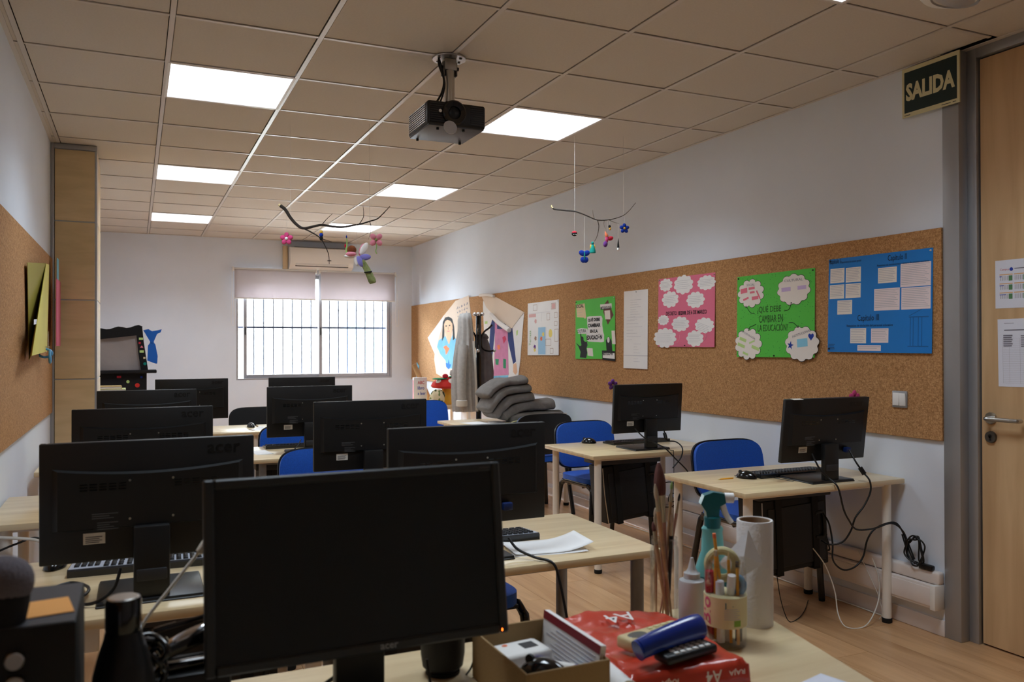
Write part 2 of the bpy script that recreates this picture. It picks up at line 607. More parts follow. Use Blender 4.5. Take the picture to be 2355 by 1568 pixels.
def ceiling_lamps():
    where = {1: 'next to the projector', 5: 'midway to the window', 9: 'nearest the air conditioner', -3: 'near the exit sign', -7: 'farthest from the window'}
    fr, df = MB(), MB()
    for a, b, c, d in ((-0.298, 0.298, -0.298, -0.284), (-0.298, 0.298, 0.284, 0.298), (-0.298, -0.284, -0.284, 0.284), (0.284, 0.298, -0.284, 0.284)):
        fr.box(a, b, c, d, -0.001, 0.014)
    fr_me, df_me = fr.mesh('frame', 0), df.box(-0.286, 0.286, -0.286, 0.286, 0.003, 0.012).mesh('diffuser', 0)
    fr_me.materials.append(MATS['light_frame'])
    df_me.materials.append(MATS['led_diffuser'])
    for x0, x1, y0, y1, i, j in lamp_cells:
        side = 'in the pillar-side row' if i == 2 else 'in the poster-side row'
        t = thing('ceiling_lamp', 'square white LED ceiling panel %s, %s' % (side, where[j]), 'ceiling lamp', ((x0 + x1) / 2, (y0 + y1) / 2, H), 0, 'square LED ceiling panels')
        obj('frame', fr_me, None, t)
        obj('diffuser', df_me, None, t)
        li = bpy.data.lights.new('panel_light', 'AREA')
        li.shape, li.size, li.energy, li.spread = 'SQUARE', 0.56, LAMP_WATTS, math.radians(130)
        li.color = (0.75, 0.885, 1.0)
        lo = bpy.data.objects.new('panel_light', li)
        COL.objects.link(lo)
        lo.parent = t
        lo.location = (0, 0, -0.003)
ceiling_lamps()

# cork boards along both walls
tag(obj('cork_board', MB().rbox(XR - 0.015, XR - 0.002, 2.664, YB - 0.004, 0.908, 1.90, 0.002, 1), 'cork'), 'long brown cork board covered with posters along the right wall', 'cork board')
tag(obj('cork_board', MB().rbox(XL + 0.002, XL + 0.013, YF + 0.01, 6.185, 0.925, 1.935, 0.002, 1), 'cork'), 'brown cork board with a yellow folder on it beside the wood pillar', 'cork board')

# wood-clad pillar
pillar = struct('wall_pillar', MB().box(XL, -0.244, 6.212, 6.74, 0, H), 'shadow_gap', 0)
zs = [0.0, 0.09, 0.617, 1.140, 1.667, 2.189, 2.668]
for a, b in zip(zs[:-1], zs[1:]):
    obj('panel', MB().rbox(XL + 0.024, -0.250, 6.203, 6.214, a + 0.004, b - 0.004, 0.002, 1), 'panel_maple', pillar)
    obj('panel', MB().rbox(-0.246, -0.235, 6.225, 6.74, a + 0.004, b - 0.004, 0.002, 1), 'panel_maple', pillar)
    obj('joint_strip', MB().box(XL + 0.02, -0.248, 6.207, 6.213, b - 0.004, b + 0.004), 'aluminium', pillar, 0)
    obj('joint_strip', MB().box(-0.246, -0.239, 6.22, 6.74, b - 0.004, b + 0.004), 'aluminium', pillar, 0)
obj('edge_profile', MB().rbox(XL, XL + 0.022, 6.195, 6.215, 0, H, 0.003), 'aluminium', pillar)
obj('edge_profile', MB().cyl((-0.249, 6.219, 0), (-0.249, 6.219, H), 0.014, n=16), 'aluminium', pillar)
obj('top_rail', MB().rbox(XL + 0.02, -0.235, 6.196, 6.215, 2.668, H, 0.003), 'aluminium', pillar)

# door in the right wall
struct('trim_1', MB().rbox(3.412, 3.52, 2.577, 2.662, 0, H, 0.003), 'aluminium')
fr = MB().rbox(3.467, 3.56, 2.531, 2.578, 0, H, 0.003).rbox(3.467, 3.56, 1.54, 1.588, 0, H, 0.003).rbox(3.467, 3.56, 1.588, 2.531, 2.655, H, 0.003)
struct('trim_2', fr, 'aluminium')
door = struct_empty('door_1')
obj('door_leaf', MB().rbox(3.484, 3.524, 1.594, 2.524, 0.008, 2.648, 0.002, 1), 'door_maple', door)
obj('door_light_block', MB().box(3.526, 3.60, 1.55, 2.66, 0, 2.8), 'black_matte', door, 0)  # unseen black slab behind the leaf, raised to keep sky light out
ha = obj('handle', MB().tube([(3.484, 2.478, 1.026), (3.45, 2.478, 1.026), (3.436, 2.468, 1.026), (3.434, 2.44, 1.026), (3.434, 2.34, 1.026), (3.440, 2.328, 1.026), (3.46, 2.325, 1.026)], 0.0095, 10), 'steel', door)
obj('rose', MB().cyl((3.484, 2.478, 1.026), (3.474, 2.478, 1.026), 0.027, 0.025, 28), 'steel', ha)
lk = obj('lock', MB().cyl((3.484, 2.478, 0.942), (3.474, 2.478, 0.942), 0.027, 0.025, 28), 'dark_steel', door)
obj('keyhole', MB().cyl((3.475, 2.478, 0.946), (3.472, 2.478, 0.946), 0.008, n=14).box(3.472, 3.475, 2.474, 2.482, 0.926, 0.946), 'black_matte', lk)

# window with two sliding sashes
win = struct_empty('window_1')
def frame_rect(mb, x0, x1, z0, z1, t, y0, y1):
    mb.rbox(x0, x0 + t, y0, y1, z0, z1, 0.003, 1).rbox(x1 - t, x1, y0, y1, z0, z1, 0.003, 1)
    mb.rbox(x0 + t, x1 - t, y0, y1, z0, z0 + t, 0.003, 1).rbox(x0 + t, x1 - t, y0, y1, z1 - t, z1, 0.003, 1)
    return mb
obj('frame', frame_rect(MB(), WX0, WX1, WZ0, WZ1, 0.022, YB + 0.002, YB + 0.11), 'window_aluminium', win)
for x0, x1, y in ((1.232, 2.205, YB + 0.06), (2.165, 3.108, YB + 0.018)):
    s = obj('sash', frame_rect(MB(), x0, x1, WZ0 + 0.022, WZ1 - 0.022, 0.042, y, y + 0.032), 'window_aluminium', win)
    obj('pane', MB().box(x0 + 0.04, x1 - 0.04, y + 0.012, y + 0.017, WZ0 + 0.06, WZ1 - 0.06), 'window_glass', s, 0)
    obj('catch', MB().rbox(x0 + 0.014, x0 + 0.028, y - 0.008, y + 0.001, 1.50, 1.60, 0.003), 'black_plastic', s)

# iron grille outside the window
gr = thing('window_grille', 'iron security grille of upright bars outside the window', 'grille', (0, YB + 0.22, 0))
mat('iron_paint', (52, 54, 70), 0.7)
for k in range(18):
    x = 1.135 + 0.1205 * k
    obj('bar', MB().box(x - 0.007, x + 0.007, -0.008, 0.008, 0.80, 2.42), 'iron_paint', gr, 0)
for z in (0.80, 1.60, 2.42):
    obj('cross_bar', MB().box(1.10, 3.20, -0.006, 0.006, z - 0.012, z + 0.012), 'iron_paint', gr, 0)

# pale house across the yard
mat('pale_render', (112, 110, 104), 0.9, var=(0.6, 0.03))
mat('yard_paving', (150, 146, 138), 0.9)
mat('house_glass', (70, 90, 110), 0.1)
mat('house_trim', (80, 80, 84), 0.7)
bd = thing('neighbour_house', 'rendered house wall seen outside through the barred window', 'house', (4.0, 19.0, -1.0))
obj('wall', MB().box(-9, 8, 0, 0.3, 0, 6.2), 'pale_render', bd, 0)
wn = obj('window_frame', frame_rect(MB(), 0.3, 1.7, 1.7, 3.0, 0.08, -0.05, 0.02), 'house_trim', bd)
obj('pane', MB().box(0.38, 1.62, -0.02, -0.01, 1.78, 2.92), 'house_glass', wn, 0)
obj('ledge', MB().box(0.1, 1.9, -0.18, 0.0, 1.58, 1.68), 'house_trim', bd, 0)
obj('awning', MB().box(0.1, 1.9, -0.5, 0.0, 3.18, 3.24), 'house_trim', bd, 0)
obj('pipe', MB().cyl((2.6, -0.06, 0), (2.6, -0.06, 6.0), 0.05, n=10), 'house_trim', bd)
tag(obj('yard_ground', MB().box(-8, 14, YB + 0.3, 19.0, -1.2, -1.0), 'yard_paving', None, 0), 'pale paved yard outside the window', 'ground')

# roller blinds
bc_ = mat('blind_cloth', (214, 208, 208), 0.85, bump=(260, 0.1))
nt = bc_.node_tree
tl, ms = nt.nodes.new('ShaderNodeBsdfTranslucent'), nt.nodes.new('ShaderNodeMixShader')
tl.inputs['Color'].default_value = lin((200, 192, 194))
ms.inputs['Fac'].default_value = 0.45
nt.links.new(nt.nodes['Principled BSDF'].outputs['BSDF'], ms.inputs[1])
nt.links.new(tl.outputs['BSDF'], ms.inputs[2])
nt.links.new(ms.outputs['Shader'], nt.nodes['Material Output'].inputs['Surface'])
for n, (x0, x1) in enumerate(((1.092, 2.112), (2.150, 3.160))):
    t = thing('roller_blind', ['white roller blind half down over the sash beside the pillar side', 'white roller blind half down over the sash nearest the cork board'][n], 'blind', ((x0 + x1) / 2, YB - 0.07, 2.31), 0, 'roller blinds on the window')
    w = (x1 - x0) / 2
    obj('roller', MB().cyl((-w, 0, 0), (w, 0, 0), 0.022, n=18), 'white_plastic', t)
    obj('cloth', MB().box(-w + 0.015, w - 0.015, -0.024, -0.022, -0.352, 0.0), 'blind_cloth', t, 0)
    obj('bottom_bar', MB().rbox(-w + 0.012, w - 0.012, -0.030, -0.016, -0.366, -0.350, 0.004), 'white_plastic', t)
    for s in (-1, 1):
        obj('bracket', MB().rbox(s * w - 0.006, s * w + 0.006, -0.03, 0.068, -0.028, 0.032, 0.003), 'white_plastic', t)
    xs = -w - 0.012 if n == 0 else w + 0.012
    obj('pull_chain', MB().tube([(xs, -0.012, 0.0), (xs - 0.004, -0.012, -0.35), (xs - 0.01, -0.014, -0.62), (xs + 0.012, -0.014, -0.70), (xs + 0.03, -0.014, -0.62), (xs + 0.014, -0.012, -0.3), (xs + 0.006, -0.012, 0.0)], 0.0022, 6), 'white_plastic', t)

# air conditioner on a timber batten
ac = thing('air_conditioner', 'white wall air conditioner above the window blinds', 'air conditioner', (2.165, YB, 2.335))
sec = [(0, 0), (-0.10, 0.0), (-0.175, 0.035), (-0.205, 0.085), (-0.21, 0.2), (-0.19, 0.262), (-0.15, 0.275), (0, 0.275)]
mb = MB(Matrix(((0, 0, 1, 0), (1, 0, 0, 0), (0, 1, 0, 0), (0, 0, 0, 1))))
mb.prism(sec, -0.40, 0.40)
obj('housing', mb, 'white_plastic', ac, 30)
obj('louvre', MB(Matrix.Translation((0, -0.192, 0.062)) @ Matrix.Rotation(-0.55, 4, 'X')).rbox(-0.33, 0.33, -0.006, 0.006, -0.026, 0.026, 0.003), 'white_plastic', ac)
obj('outlet_slot', MB(Matrix.Translation((0, -0.176, 0.037)) @ Matrix.Rotation(-0.55, 4, 'X')).box(-0.335, 0.335, -0.005, 0.006, -0.005, 0.005), 'charcoal_plastic', ac, 0)
obj('display', MB().box(0.06, 0.11, -0.2125, -0.2085, 0.105, 0.117), 'charcoal_plastic', ac, 0)
obj('top_grille', MB().box(-0.34, 0.34, -0.16, -0.02, 0.274, 0.278), 'charcoal_plastic', ac, 0)
tag(obj('wall_batten', MB().rbox(1.70, 1.757, YB - 0.06, YB, 2.335, 2.63, 0.003), 'pale_batten'), 'short pale timber board fixed upright beside the air conditioner', 'batten')

# cable trunking, switch, sign
tr = thing('cable_trunking', 'white plastic cable duct running low along the right wall', 'cable duct', (0, 0, 0))
obj('lower_channel', MB().rbox(XR - 0.062, XR - 0.002, 2.67, YB - 0.01, 0.13, 0.238, 0.004), 'duct_plastic', tr)
obj('lid', MB().rbox(XR - 0.066, XR - 0.060, 2.69, YB - 0.01, 0.142, 0.226, 0.002), 'duct_plastic', tr)
obj('upper_channel', MB().rbox(XR - 0.044, XR - 0.002, 2.664, YB - 0.01, 0.24, 0.300, 0.012, 3), 'duct_plastic', tr)
obj('end_cap', MB().rbox(XR - 0.070, XR - 0.002, 2.664, 2.692, 0.126, 0.241, 0.004), 'white_plastic', tr)
sw = thing('light_switch', 'white double light switch on the cork board near the door', 'switch', (XR - 0.014, 2.893, 1.089))
obj('plate', MB().rbox(-0.009, 0.0, -0.043, 0.043, -0.041, 0.041, 0.004), 'aluminium', sw)
for s in (-1, 1):
    obj('rocker', MB(Matrix.Rotation(0.05 * s, 4, 'Y')).rbox(-0.0135, -0.008, -0.018 + s * 0.0185, 0.018 + s * 0.0185, -0.031, 0.031, 0.003), 'white_plastic', sw)
# local frame of things on the right wall: x runs toward the door, y up, z out of the wall
RW = Matrix(((0, 0, -1, 0), (-1, 0, 0, 0), (0, 1, 0, 0), (0, 0, 0, 1)))
def on_wall(y, z, x=XR - 0.015, tilt=0.0, roll=0.0):
    m = Matrix.Translation((x, y, z)) @ RW
    return m @ Matrix.Rotation(roll, 4, 'Z') @ Matrix.Rotation(tilt, 4, 'X')
mat('sign_cream', (214, 206, 164), 0.6)
mat('sign_green', (10, 36, 34), 0.5)
sg = thing('exit_sign', 'dark green SALIDA exit sign with a cream border high by the door', 'sign', matrix=on_wall(2.862, 2.690, 3.395))
obj('plate', MB().box(0, 0.307, -0.236, 0, -0.002, 0.004), 'sign_cream', sg, 0)
obj('field', MB().box(0.013, 0.294, -0.216, -0.020, 0.004, 0.0046), 'sign_green', sg, 0)
lettering(sg, 'SALIDA', 0.022, -0.162, 0.0052, 'sign_cream', w=0.263, h=0.086, bold=0.045)
obj('bracket', MB().box(0.02, 0.10, -0.05, -0.02, -0.018, -0.002), 'sign_cream', sg, 0)
obj('small_print', MB().box(0.013, 0.045, -0.229, -0.226, 0.004, 0.0043).box(0.215, 0.262, -0.229, -0.226, 0.004, 0.0043).box(0.272, 0.29, -0.229, -0.226, 0.004, 0.0043), 'ink_black', sg, 0)['kind'] = 'stuff'
em = thing('emergency_light', 'flat oval emergency light fitting on the ceiling near the exit sign', 'emergency light', (2.83, 2.15, H))
obj('housing', MB().lathe([(0.0, -0.036), (0.09, -0.036), (0.125, -0.028), (0.14, -0.012), (0.14, 0.0)], n=40, sx=1.0, sy=0.8), 'white_plastic', em)
mat('frosted', (214, 214, 220), 0.3, trans=0.3)
obj('lens', MB().lathe([(0.0, -0.050), (0.06, -0.048), (0.085, -0.036)], n=36, sx=1.1, sy=0.55), 'frosted', em)
obj('rim', MB().lathe([(0.088, -0.034), (0.098, -0.041), (0.104, -0.032)], n=36, sx=1.1, sy=0.62), 'aluminium', em)

# papers on the door
DW = on_wall
d1 = thing('door_notice', 'printed school calendar sheet taped to the wooden door', 'notice', matrix=on_wall(2.454, 1.727, 3.4835))
obj('sheet', MB().box(0, 0.297, -0.212, 0, 0.0003, 0.0010), 'paper_cool', d1, 0)
mat('cal_orange', (226, 176, 120), 0.8)
mat('cal_green', (88, 134, 90), 0.8)
mat('ink_red', (190, 40, 60), 0.8)
lettering(d1, 'Campus', 0.022, -0.048, 0.0015, 'ink_red', w=0.042, h=0.011)
obj('emblem', MB().lathe([(0.008, 0.001), (0.008, 0.0016)], (0.074, -0.042, 0), n=18), 'ink_blue', d1)
obj('headline', MB().box(0.088, 0.25, -0.042, -0.038, 0.001, 0.0014), 'ink_grey', d1, 0)
for r in range(3):
    v = -0.062 - r * 0.040
    for c in range(4):
        u = 0.020 + c * 0.066
        obj('month_heading', MB().box(u, u + 0.060, v - 0.004, v, 0.001, 0.0014), 'cal_orange', d1, 0)
        obj('weekend_block', MB().box(u + 0.042, u + 0.059, v - 0.030, v - 0.007, 0.001, 0.0014), 'cal_green', d1, 0)
        g = MB()
        for q in range(5):
            g.box(u + 0.003 + q * 0.008, u + 0.007 + q * 0.008, v - 0.028, v - 0.008, 0.001, 0.0013)
        obj('day_columns', g, 'ink_pale', d1, 0)
    md_ = obj('marked_day', MB().box(0.020, 0.030 + 0.01 * r, v - 0.012, v - 0.009, 0.0013, 0.0016).box(0.155, 0.163, v - 0.026, v - 0.021, 0.0013, 0.0016), 'ink_blue', d1, 0)
    md_['kind'] = 'stuff'
d2 = thing('door_notice', 'white ruled attendance list taped below the calendar on the door', 'notice', matrix=on_wall(2.445, 1.467, 3.4835, 0, 0.012))
obj('sheet', MB().box(0, 0.21, -0.297, 0, 0.0003, 0.0010), 'paper_cool', d2, 0)
obj('headline', MB().box(0.03, 0.19, -0.052, -0.047, 0.001, 0.0014).box(0.03, 0.075, -0.020, -0.018, 0.001, 0.0014), 'ink_grey', d2, 0)
g = MB()
for q in range(26):
    g.box(0.022, 0.20, -0.086 - q * 0.0078, -0.0853 - q * 0.0078, 0.001, 0.0013)
for u in (0.022, 0.052, 0.10, 0.14, 0.2):
    g.box(u, u + 0.0008, -0.282, -0.085, 0.001, 0.0013)
obj('ruled_table', g, 'ink_pale', d2, 0)
g = MB()
for q in range(6):
    g.box(0.026, 0.068 - 0.004 * (q % 2), -0.076 - q * 0.009, -0.070 - q * 0.009, 0.0014, 0.0017)
    g.box(0.105, 0.15, -0.078 - q * 0.009, -0.073 - q * 0.009, 0.0014, 0.0017)
obj('handwriting', g, 'ink_grey', d2, 0)['kind'] = 'stuff'

# ================================================================== DESKS
TZ = 0.705
def desk(label, x0, x1, y0, y1, leg_mat='white_enamel', tray=False, group='student desks', rot=0.0):
    cx, cy = (x0 + x1) / 2, (y0 + y1) / 2
    w, d = (x1 - x0) / 2, (y1 - y0) / 2
    t = thing('desk', label, 'desk', (cx, cy, 0), rot, group)
    obj('desk_top', MB().rbox(-w, w, -d, d, TZ - 0.024, TZ, 0.003, 2), 'desk_maple', t)
    for sx in (-1, 1):
        for sy in (-1, 1):
            lx, ly = sx * (w - 0.062), sy * (d - 0.055)
            l = obj('leg', MB().cyl((lx, ly, 0.012), (lx, ly, TZ - 0.024), 0.0215, n=20), leg_mat, t)
            obj('foot', MB().lathe([(0.0, 0.0), (0.022, 0.0), (0.024, 0.006), (0.024, 0.022), (0.0216, 0.024)], (lx, ly, 0), 20), 'black_rubber', l)
    for s_ in (-1, 1):
        obj('rail', MB().box(-w + 0.08, w - 0.08, s_ * (d - 0.0625) - 0.0125, s_ * (d - 0.0625) + 0.0125, TZ - 0.04, TZ - 0.024), leg_mat, t, 0)
    if tray:
        obj('cable_tray', MB().rbox(-w + 0.10, -0.08, -d + 0.02, -d + 0.05, TZ - 0.085, TZ - 0.024, 0.004), 'grey_enamel' if leg_mat == 'grey_enamel' else 'white_enamel', t)
    return t

ROW = {'front': 2.21, 'second': 3.50, 'third': 4.92, 'back': 6.50}
tr_ = 'maple student desk in the %s row %s'
desk(tr_ % ('front', 'against the left wall, behind the black bottle'), -0.50, 0.50, 2.21, 2.87, 'white_enamel', True)
desk(tr_ % ('front', 'with loose papers and grey legs'), 0.53, 1.535, 2.21, 2.84, 'grey_enamel')
desk(tr_ % ('second', 'against the left wall'), -0.50, 0.50, 3.52, 4.16, 'white_enamel')
desk(tr_ % ('second', 'beside the aisle, in front of a blue chair'), 0.53, 1.535, 3.50, 4.14, 'grey_enamel')
desk(tr_ % ('third', 'by the wood pillar'), -0.48, 0.50, 4.92, 5.56, 'white_enamel')
desk(tr_ % ('third', 'beside the aisle'), 0.61, 1.61, 4.92, 5.56, 'grey_enamel')
desk(tr_ % ('back', 'with a lone mouse, bright with window light'), -0.10, 0.895, 6.52, 7.16, 'white_enamel')
desk(tr_ % ('back', 'beside the aisle below the window'), 0.91, 1.90, 6.50, 7.14, 'grey_enamel')
desk('maple desk along the right wall nearest the door', 2.425, 3.405, 2.87, 3.50, 'white_enamel')
desk('maple desk along the right wall between the two wall-side blue chairs', 2.445, 3.405, 4.22, 4.87, 'white_enamel')
desk('maple desk heaped with grey quilted jackets by the coat stand', 2.39, 3.395, 6.16, 6.82, 'white_enamel')
desk('maple desk in the back corner under the mushroom toy', 2.38, 3.395, 8.42, 9.06, 'white_enamel')

# ================================================================== MONITORS
mat('black_satin', (26, 27, 29), 0.38)
def monitor(label, loc, rotz=0.0, tilt=0.0, lift=0.11, detail=2, group='black desktop monitors seen from behind', led=False):
    """origin at the stand on the desk; the screen looks along +y, the back along -y"""
    t = thing('monitor', label, 'monitor', loc, rotz, group)
    obj('base', MB().rbox(-0.127, 0.127, -0.062, 0.165, 0, 0.012, 0.004, 2), 'black_satin', t)
    obj('base_edge', MB().rbox(-0.129, 0.129, -0.064, 0.167, 0, 0.005, 0.002, 1), 'black_plastic', t)
    nk = obj('neck', MB().rbox(-0.043, 0.043, -0.052, -0.024, 0.01, lift + 0.085, 0.005, 2), 'black_plastic', t)
    obj('cable_clip', MB().rbox(-0.036, 0.036, -0.056, -0.050, 0.055, 0.085, 0.003, 2), 'charcoal_plastic', nk)
    P = Matrix.Translation((0, -0.005, lift + 0.15)) @ Matrix.Rotation(tilt, 4, 'X')
    W2, H2 = 0.255, 0.151
    obj('back_cover', MB(P).rbox(-W2, W2, -0.010, 0.006, -H2, H2, 0.003, 2), 'black_plastic', t)
    n = 14
    top = [(-0.228 + 0.456 * k / n, 0.072 + 0.016 * abs(2 * k / n - 1) ** 2) for k in range(n + 1)]
    out = [(-0.228, -0.070)] + top + [(0.228, -0.070)]
    q = P @ Matrix(((1, 0, 0, 0), (0, 0, -1, 0), (0, 1, 0, 0), (0, 0, 0, 1)))
    sh = MB(q)
    inner = [(x * 0.94, 0.004 + (z - 0.004) * 0.93) for x, z in out]
    m = len(out)
    sh.add([(x, z, 0.009) for x, z in out] + [(x, z, 0.024) for x, z in inner], [tuple(range(m, 2 * m))[::-1]] + [(i, (i + 1) % m, m + (i + 1) % m, m + i) for i in range(m)])
    s = obj('rear_shell', sh, 'black_plastic', t, 25)
    if detail >= 1:
        for sx in (-0.051, 0.051):
            for sz in (-0.046, 0.052):
                obj('screw', MB(P).cyl((sx, -0.0235, sz), (sx, -0.0255, sz), 0.0032, n=10), 'steel', s)
        st = obj('rating_sticker', MB(P).box(-0.158, -0.108, -0.0112, -0.0102, -0.106, -0.078), 'label_white', t, 0)
        g = MB(P)
        for k in range(4):
            g.box(-0.153, -0.115 - 0.006 * (k % 2), -0.0116, -0.0112, -0.089 - k * 0.0045, -0.087 - k * 0.0045)
        obj('sticker_print', g, 'faint_print', st, 0)
        g = MB(P)
        for k in range(7):
            g.box(-0.138 + (0.012 if k > 2 else 0), -0.078 - 0.01 * ((k * 5) % 3), -0.0246, -0.0238, -0.030 - k * 0.0055 - (0.006 if k > 2 else 0), -0.0275 - k * 0.0055 - (0.006 if k > 2 else 0))
        obj('printed_notice', g, 'faint_print', s, 0)
        g = MB(P)
        for c in range(2):
            for k in range(5):
                for r in range(3):
                    x0 = -0.165 + c * 0.22 + k * 0.022
                    g.box(x0, x0 + 0.017, -0.0246, -0.0238, 0.045 - r * 0.007, 0.048 - r * 0.007)
        obj('vent_slots', g, 'black_gloss', s, 0)['kind'] = 'stuff'
        me = text_mesh('acer', w=0.085, h=0.024, bold=0.02)
        me.transform(P @ Matrix(((1, 0, 0, 0.135), (0, 0, -1, -0.0106), (0, 1, 0, 0.108), (0, 0, 0, 1))))
        obj('logo_lettering', me, 'logo_print', t)
    fc = obj('front_bezel', frame_rect(MB(P), -W2, W2, -H2, H2, 0.016, 0.004, 0.014), 'bezel_charcoal', t)
    obj('screen', MB(P).box(-W2 + 0.014, W2 - 0.014, 0.005, 0.0085, -H2 + 0.014, H2 - 0.014), 'screen_black', t, 0)
    if led:
        me = text_mesh('acer', w=0.031, h=0.0085, bold=0.02)
        me.transform(P @ Matrix(((-1, 0, 0, -0.020), (0, 0, 1, 0.0144), (0, 1, 0, -H2 + 0.004), (0, 0, 0, 1))))
        obj('logo_lettering', me, 'logo_silver', fc)
        obj('model_print', MB(P).box(-0.236, -0.214, 0.0140, 0.0144, H2 - 0.011, H2 - 0.008), 'faint_print', fc, 0)
        mat('led_amber', (255, 120, 40), 0.4, emit=((255, 110, 30), 6.0))
        obj('power_light', MB(P).box(-0.243, -0.241, 0.0140, 0.0146, -H2 + 0.004, -H2 + 0.008), 'led_amber', fc, 0)
    return t, P

def vga(t, P, x, z=-0.092):
    c = obj('video_plug', MB(P).rbox(x - 0.016, x + 0.016, -0.034, -0.010, z - 0.022, z + 0.002, 0.004), 'vga_blue', t)
    return c

mon = {}
def place(key, label, x, y, tilt=0.03, rz=0.0, lift=0.108, detail=2):
    t, P = monitor(label, (x, y, TZ), rz, tilt, lift, detail)
    mon[key] = (t, P)
    return t, P
place('L1', 'black monitor back with white rating sticker in the front row by the left wall', 0.038, 2.355, 0.01)
place('C1', 'black monitor back with blue video plug in the front row beside loose papers', 0.925, 2.355, 0.02)
place('L2', 'black monitor back in the second row by the left wall', 0.032, 3.585, 0.01)
place('C2', 'black monitor back in the second row beside a blue chair', 0.955, 3.615, 0.01)
place('L3', 'black monitor back in the third row in front of the wood pillar', 0.062, 5.04, 0.0)
place('C3', 'black monitor back in the third row with a cable falling to a dark keyboard', 0.965, 5.08, 0.01)
place('L4', 'black monitor back in the back row below the puppet theatre', 0.385, 6.62, 0.0, lift=0.108)
place('C4', 'black monitor in the back row right under the window', 1.185, 6.56, 0.0)
place('R1', 'black monitor on the wall-side desk nearest the door, paper scrap on top', 3.00, 2.985, 0.13, -0.03, 0.098)
place('R2', 'black monitor on the wall-side desk with purple felt flower on its corner', 2.925, 4.375, 0.07, 0.02, 0.108)
vga(*mon['C1'], 0.118)
vga(*mon['R1'], 0.13)

# ================================================================== KEYBOARDS, MICE
key_me = MB().rbox(-0.5, 0.5, -0.5, 0.5, 0, 0.006, 0.0, 1) if False else None
km = MB()
km.add([(-0.5, -0.5, 0), (0.5, -0.5, 0), (0.5, 0.5, 0), (-0.5, 0.5, 0), (-0.40, -0.38, 0.006), (0.40, -0.38, 0.006), (0.40, 0.42, 0.006), (-0.40, 0.42, 0.006)], [(4, 5, 6, 7), (0, 1, 5, 4), (1, 2, 6, 5), (2, 3, 7, 6), (3, 0, 4, 7)])
key_mesh = km.mesh('key', 20)
key_mesh.materials.append(MATS['key_black'])
def key_slots():
    s = []
    for r in range(6):
        y = -0.050 + r * 0.0195 + (0.004 if r == 5 else 0)
        x = -0.206
        widths = [1.25, 1.25, 1.25, 6.25, 1.25, 1.25, 1.25, 1.25] if r == 0 else [1] * 15
        for wd in widths:
            s.append((x + wd * 0.0095, y, wd * 0.019 - 0.0014))
            x += wd * 0.019
        for k in range(3):
            if r != 2:
                s.append((0.092 + k * 0.019, y, 0.0175))
        for k in range(4):
            if r < 5:
                s.append((0.155 + k * 0.0175, y, 0.0165))
    return s
mat('keyboard_silver', (196, 202, 216), 0.3, 0.2)
def keyboard(label, loc, rotz=0.0, single=True, silver=False, plate=False):
    t = thing('keyboard', label, 'keyboard', loc, rotz, 'computer keyboards')
    body = MB()
    pr = [(-0.068, 0.004), (-0.066, 0.012), (0.062, 0.022), (0.068, 0.018), (0.068, 0.0), (-0.066, 0.0)]
    body.m = Matrix(((0, 0, 1, 0), (1, 0, 0, 0), (0, 1, 0, 0), (0, 0, 0, 1)))
    body.prism(pr, -0.222, 0.228)
    obj('case', body, 'charcoal_keyboard', t, 30)
    obj('rim', MB(Matrix.Rotation(0.078, 4, 'X')).box(-0.221, 0.227, -0.067, -0.060, 0.0168, 0.0176), 'charcoal_keyboard', t, 0)
    if plate:
        obj('top_plate', MB(Matrix.Rotation(0.078, 4, 'X')).box(-0.220, 0.226, -0.066, 0.062, 0.0160, 0.0182), 'keyboard_silver', t, 0)
    if silver:
        obj('side_strip', MB().tube([(-0.2225, -0.06, 0.005), (-0.2225, 0.06, 0.006), (-0.2225, 0.064, 0.0185), (-0.2225, -0.06, 0.0095), (-0.2225, -0.06, 0.005)], 0.0016, 6, smooth=0), 'chrome', t)
    ks = 0.80 if plate else 1.0
    T = Matrix.Translation((0, 0, 0.0180 if plate else 0.0168)) @ Matrix.Rotation(0.078, 4, 'X')
    slots = key_slots()
    if single:
        for x, y, w in slots:
            k = obj('key', key_mesh, None, t)
            k.matrix_local = T @ Matrix.Translation((x, y, 0)) @ Matrix.Diagonal((w - 0.0175 * (1 - ks), 0.0178 * ks, 1, 1))
    else:
        g = MB()
        for x, y, w in slots:
            g.m = T @ Matrix.Translation((x, y, 0)) @ Matrix.Diagonal((w, 0.0178, 1, 1))
            g.add([q.co[:] for q in key_mesh.vertices], [tuple(p.vertices) for p in key_mesh.polygons])
        o = obj('keys', g, 'key_black', t, 20)
        o['kind'] = 'stuff'
    return t
mat('charcoal_keyboard', (30, 31, 34), 0.22, coat=0.3)
keyboard('silver keyboard with black keys behind the front-row monitor by the left wall', (0.055, 2.69, TZ), PI - 0.04, True, False, True)
keyboard('silver keyboard with black keys on the front-row desk beside loose papers', (1.015, 2.565, TZ), PI - 0.03, True, False, True)
keyboard('black keyboard on the wall-side desk nearest the door', (2.995, 3.225, TZ), PI + 0.0, True, True)
keyboard('black keyboard on the wall-side desk by the purple felt flower', (3.06, 4.70, TZ), PI + 0.03, False, True)
keyboard('black keyboard in the third row standing before a blue chair', (0.975, 5.46, TZ), PI, False)

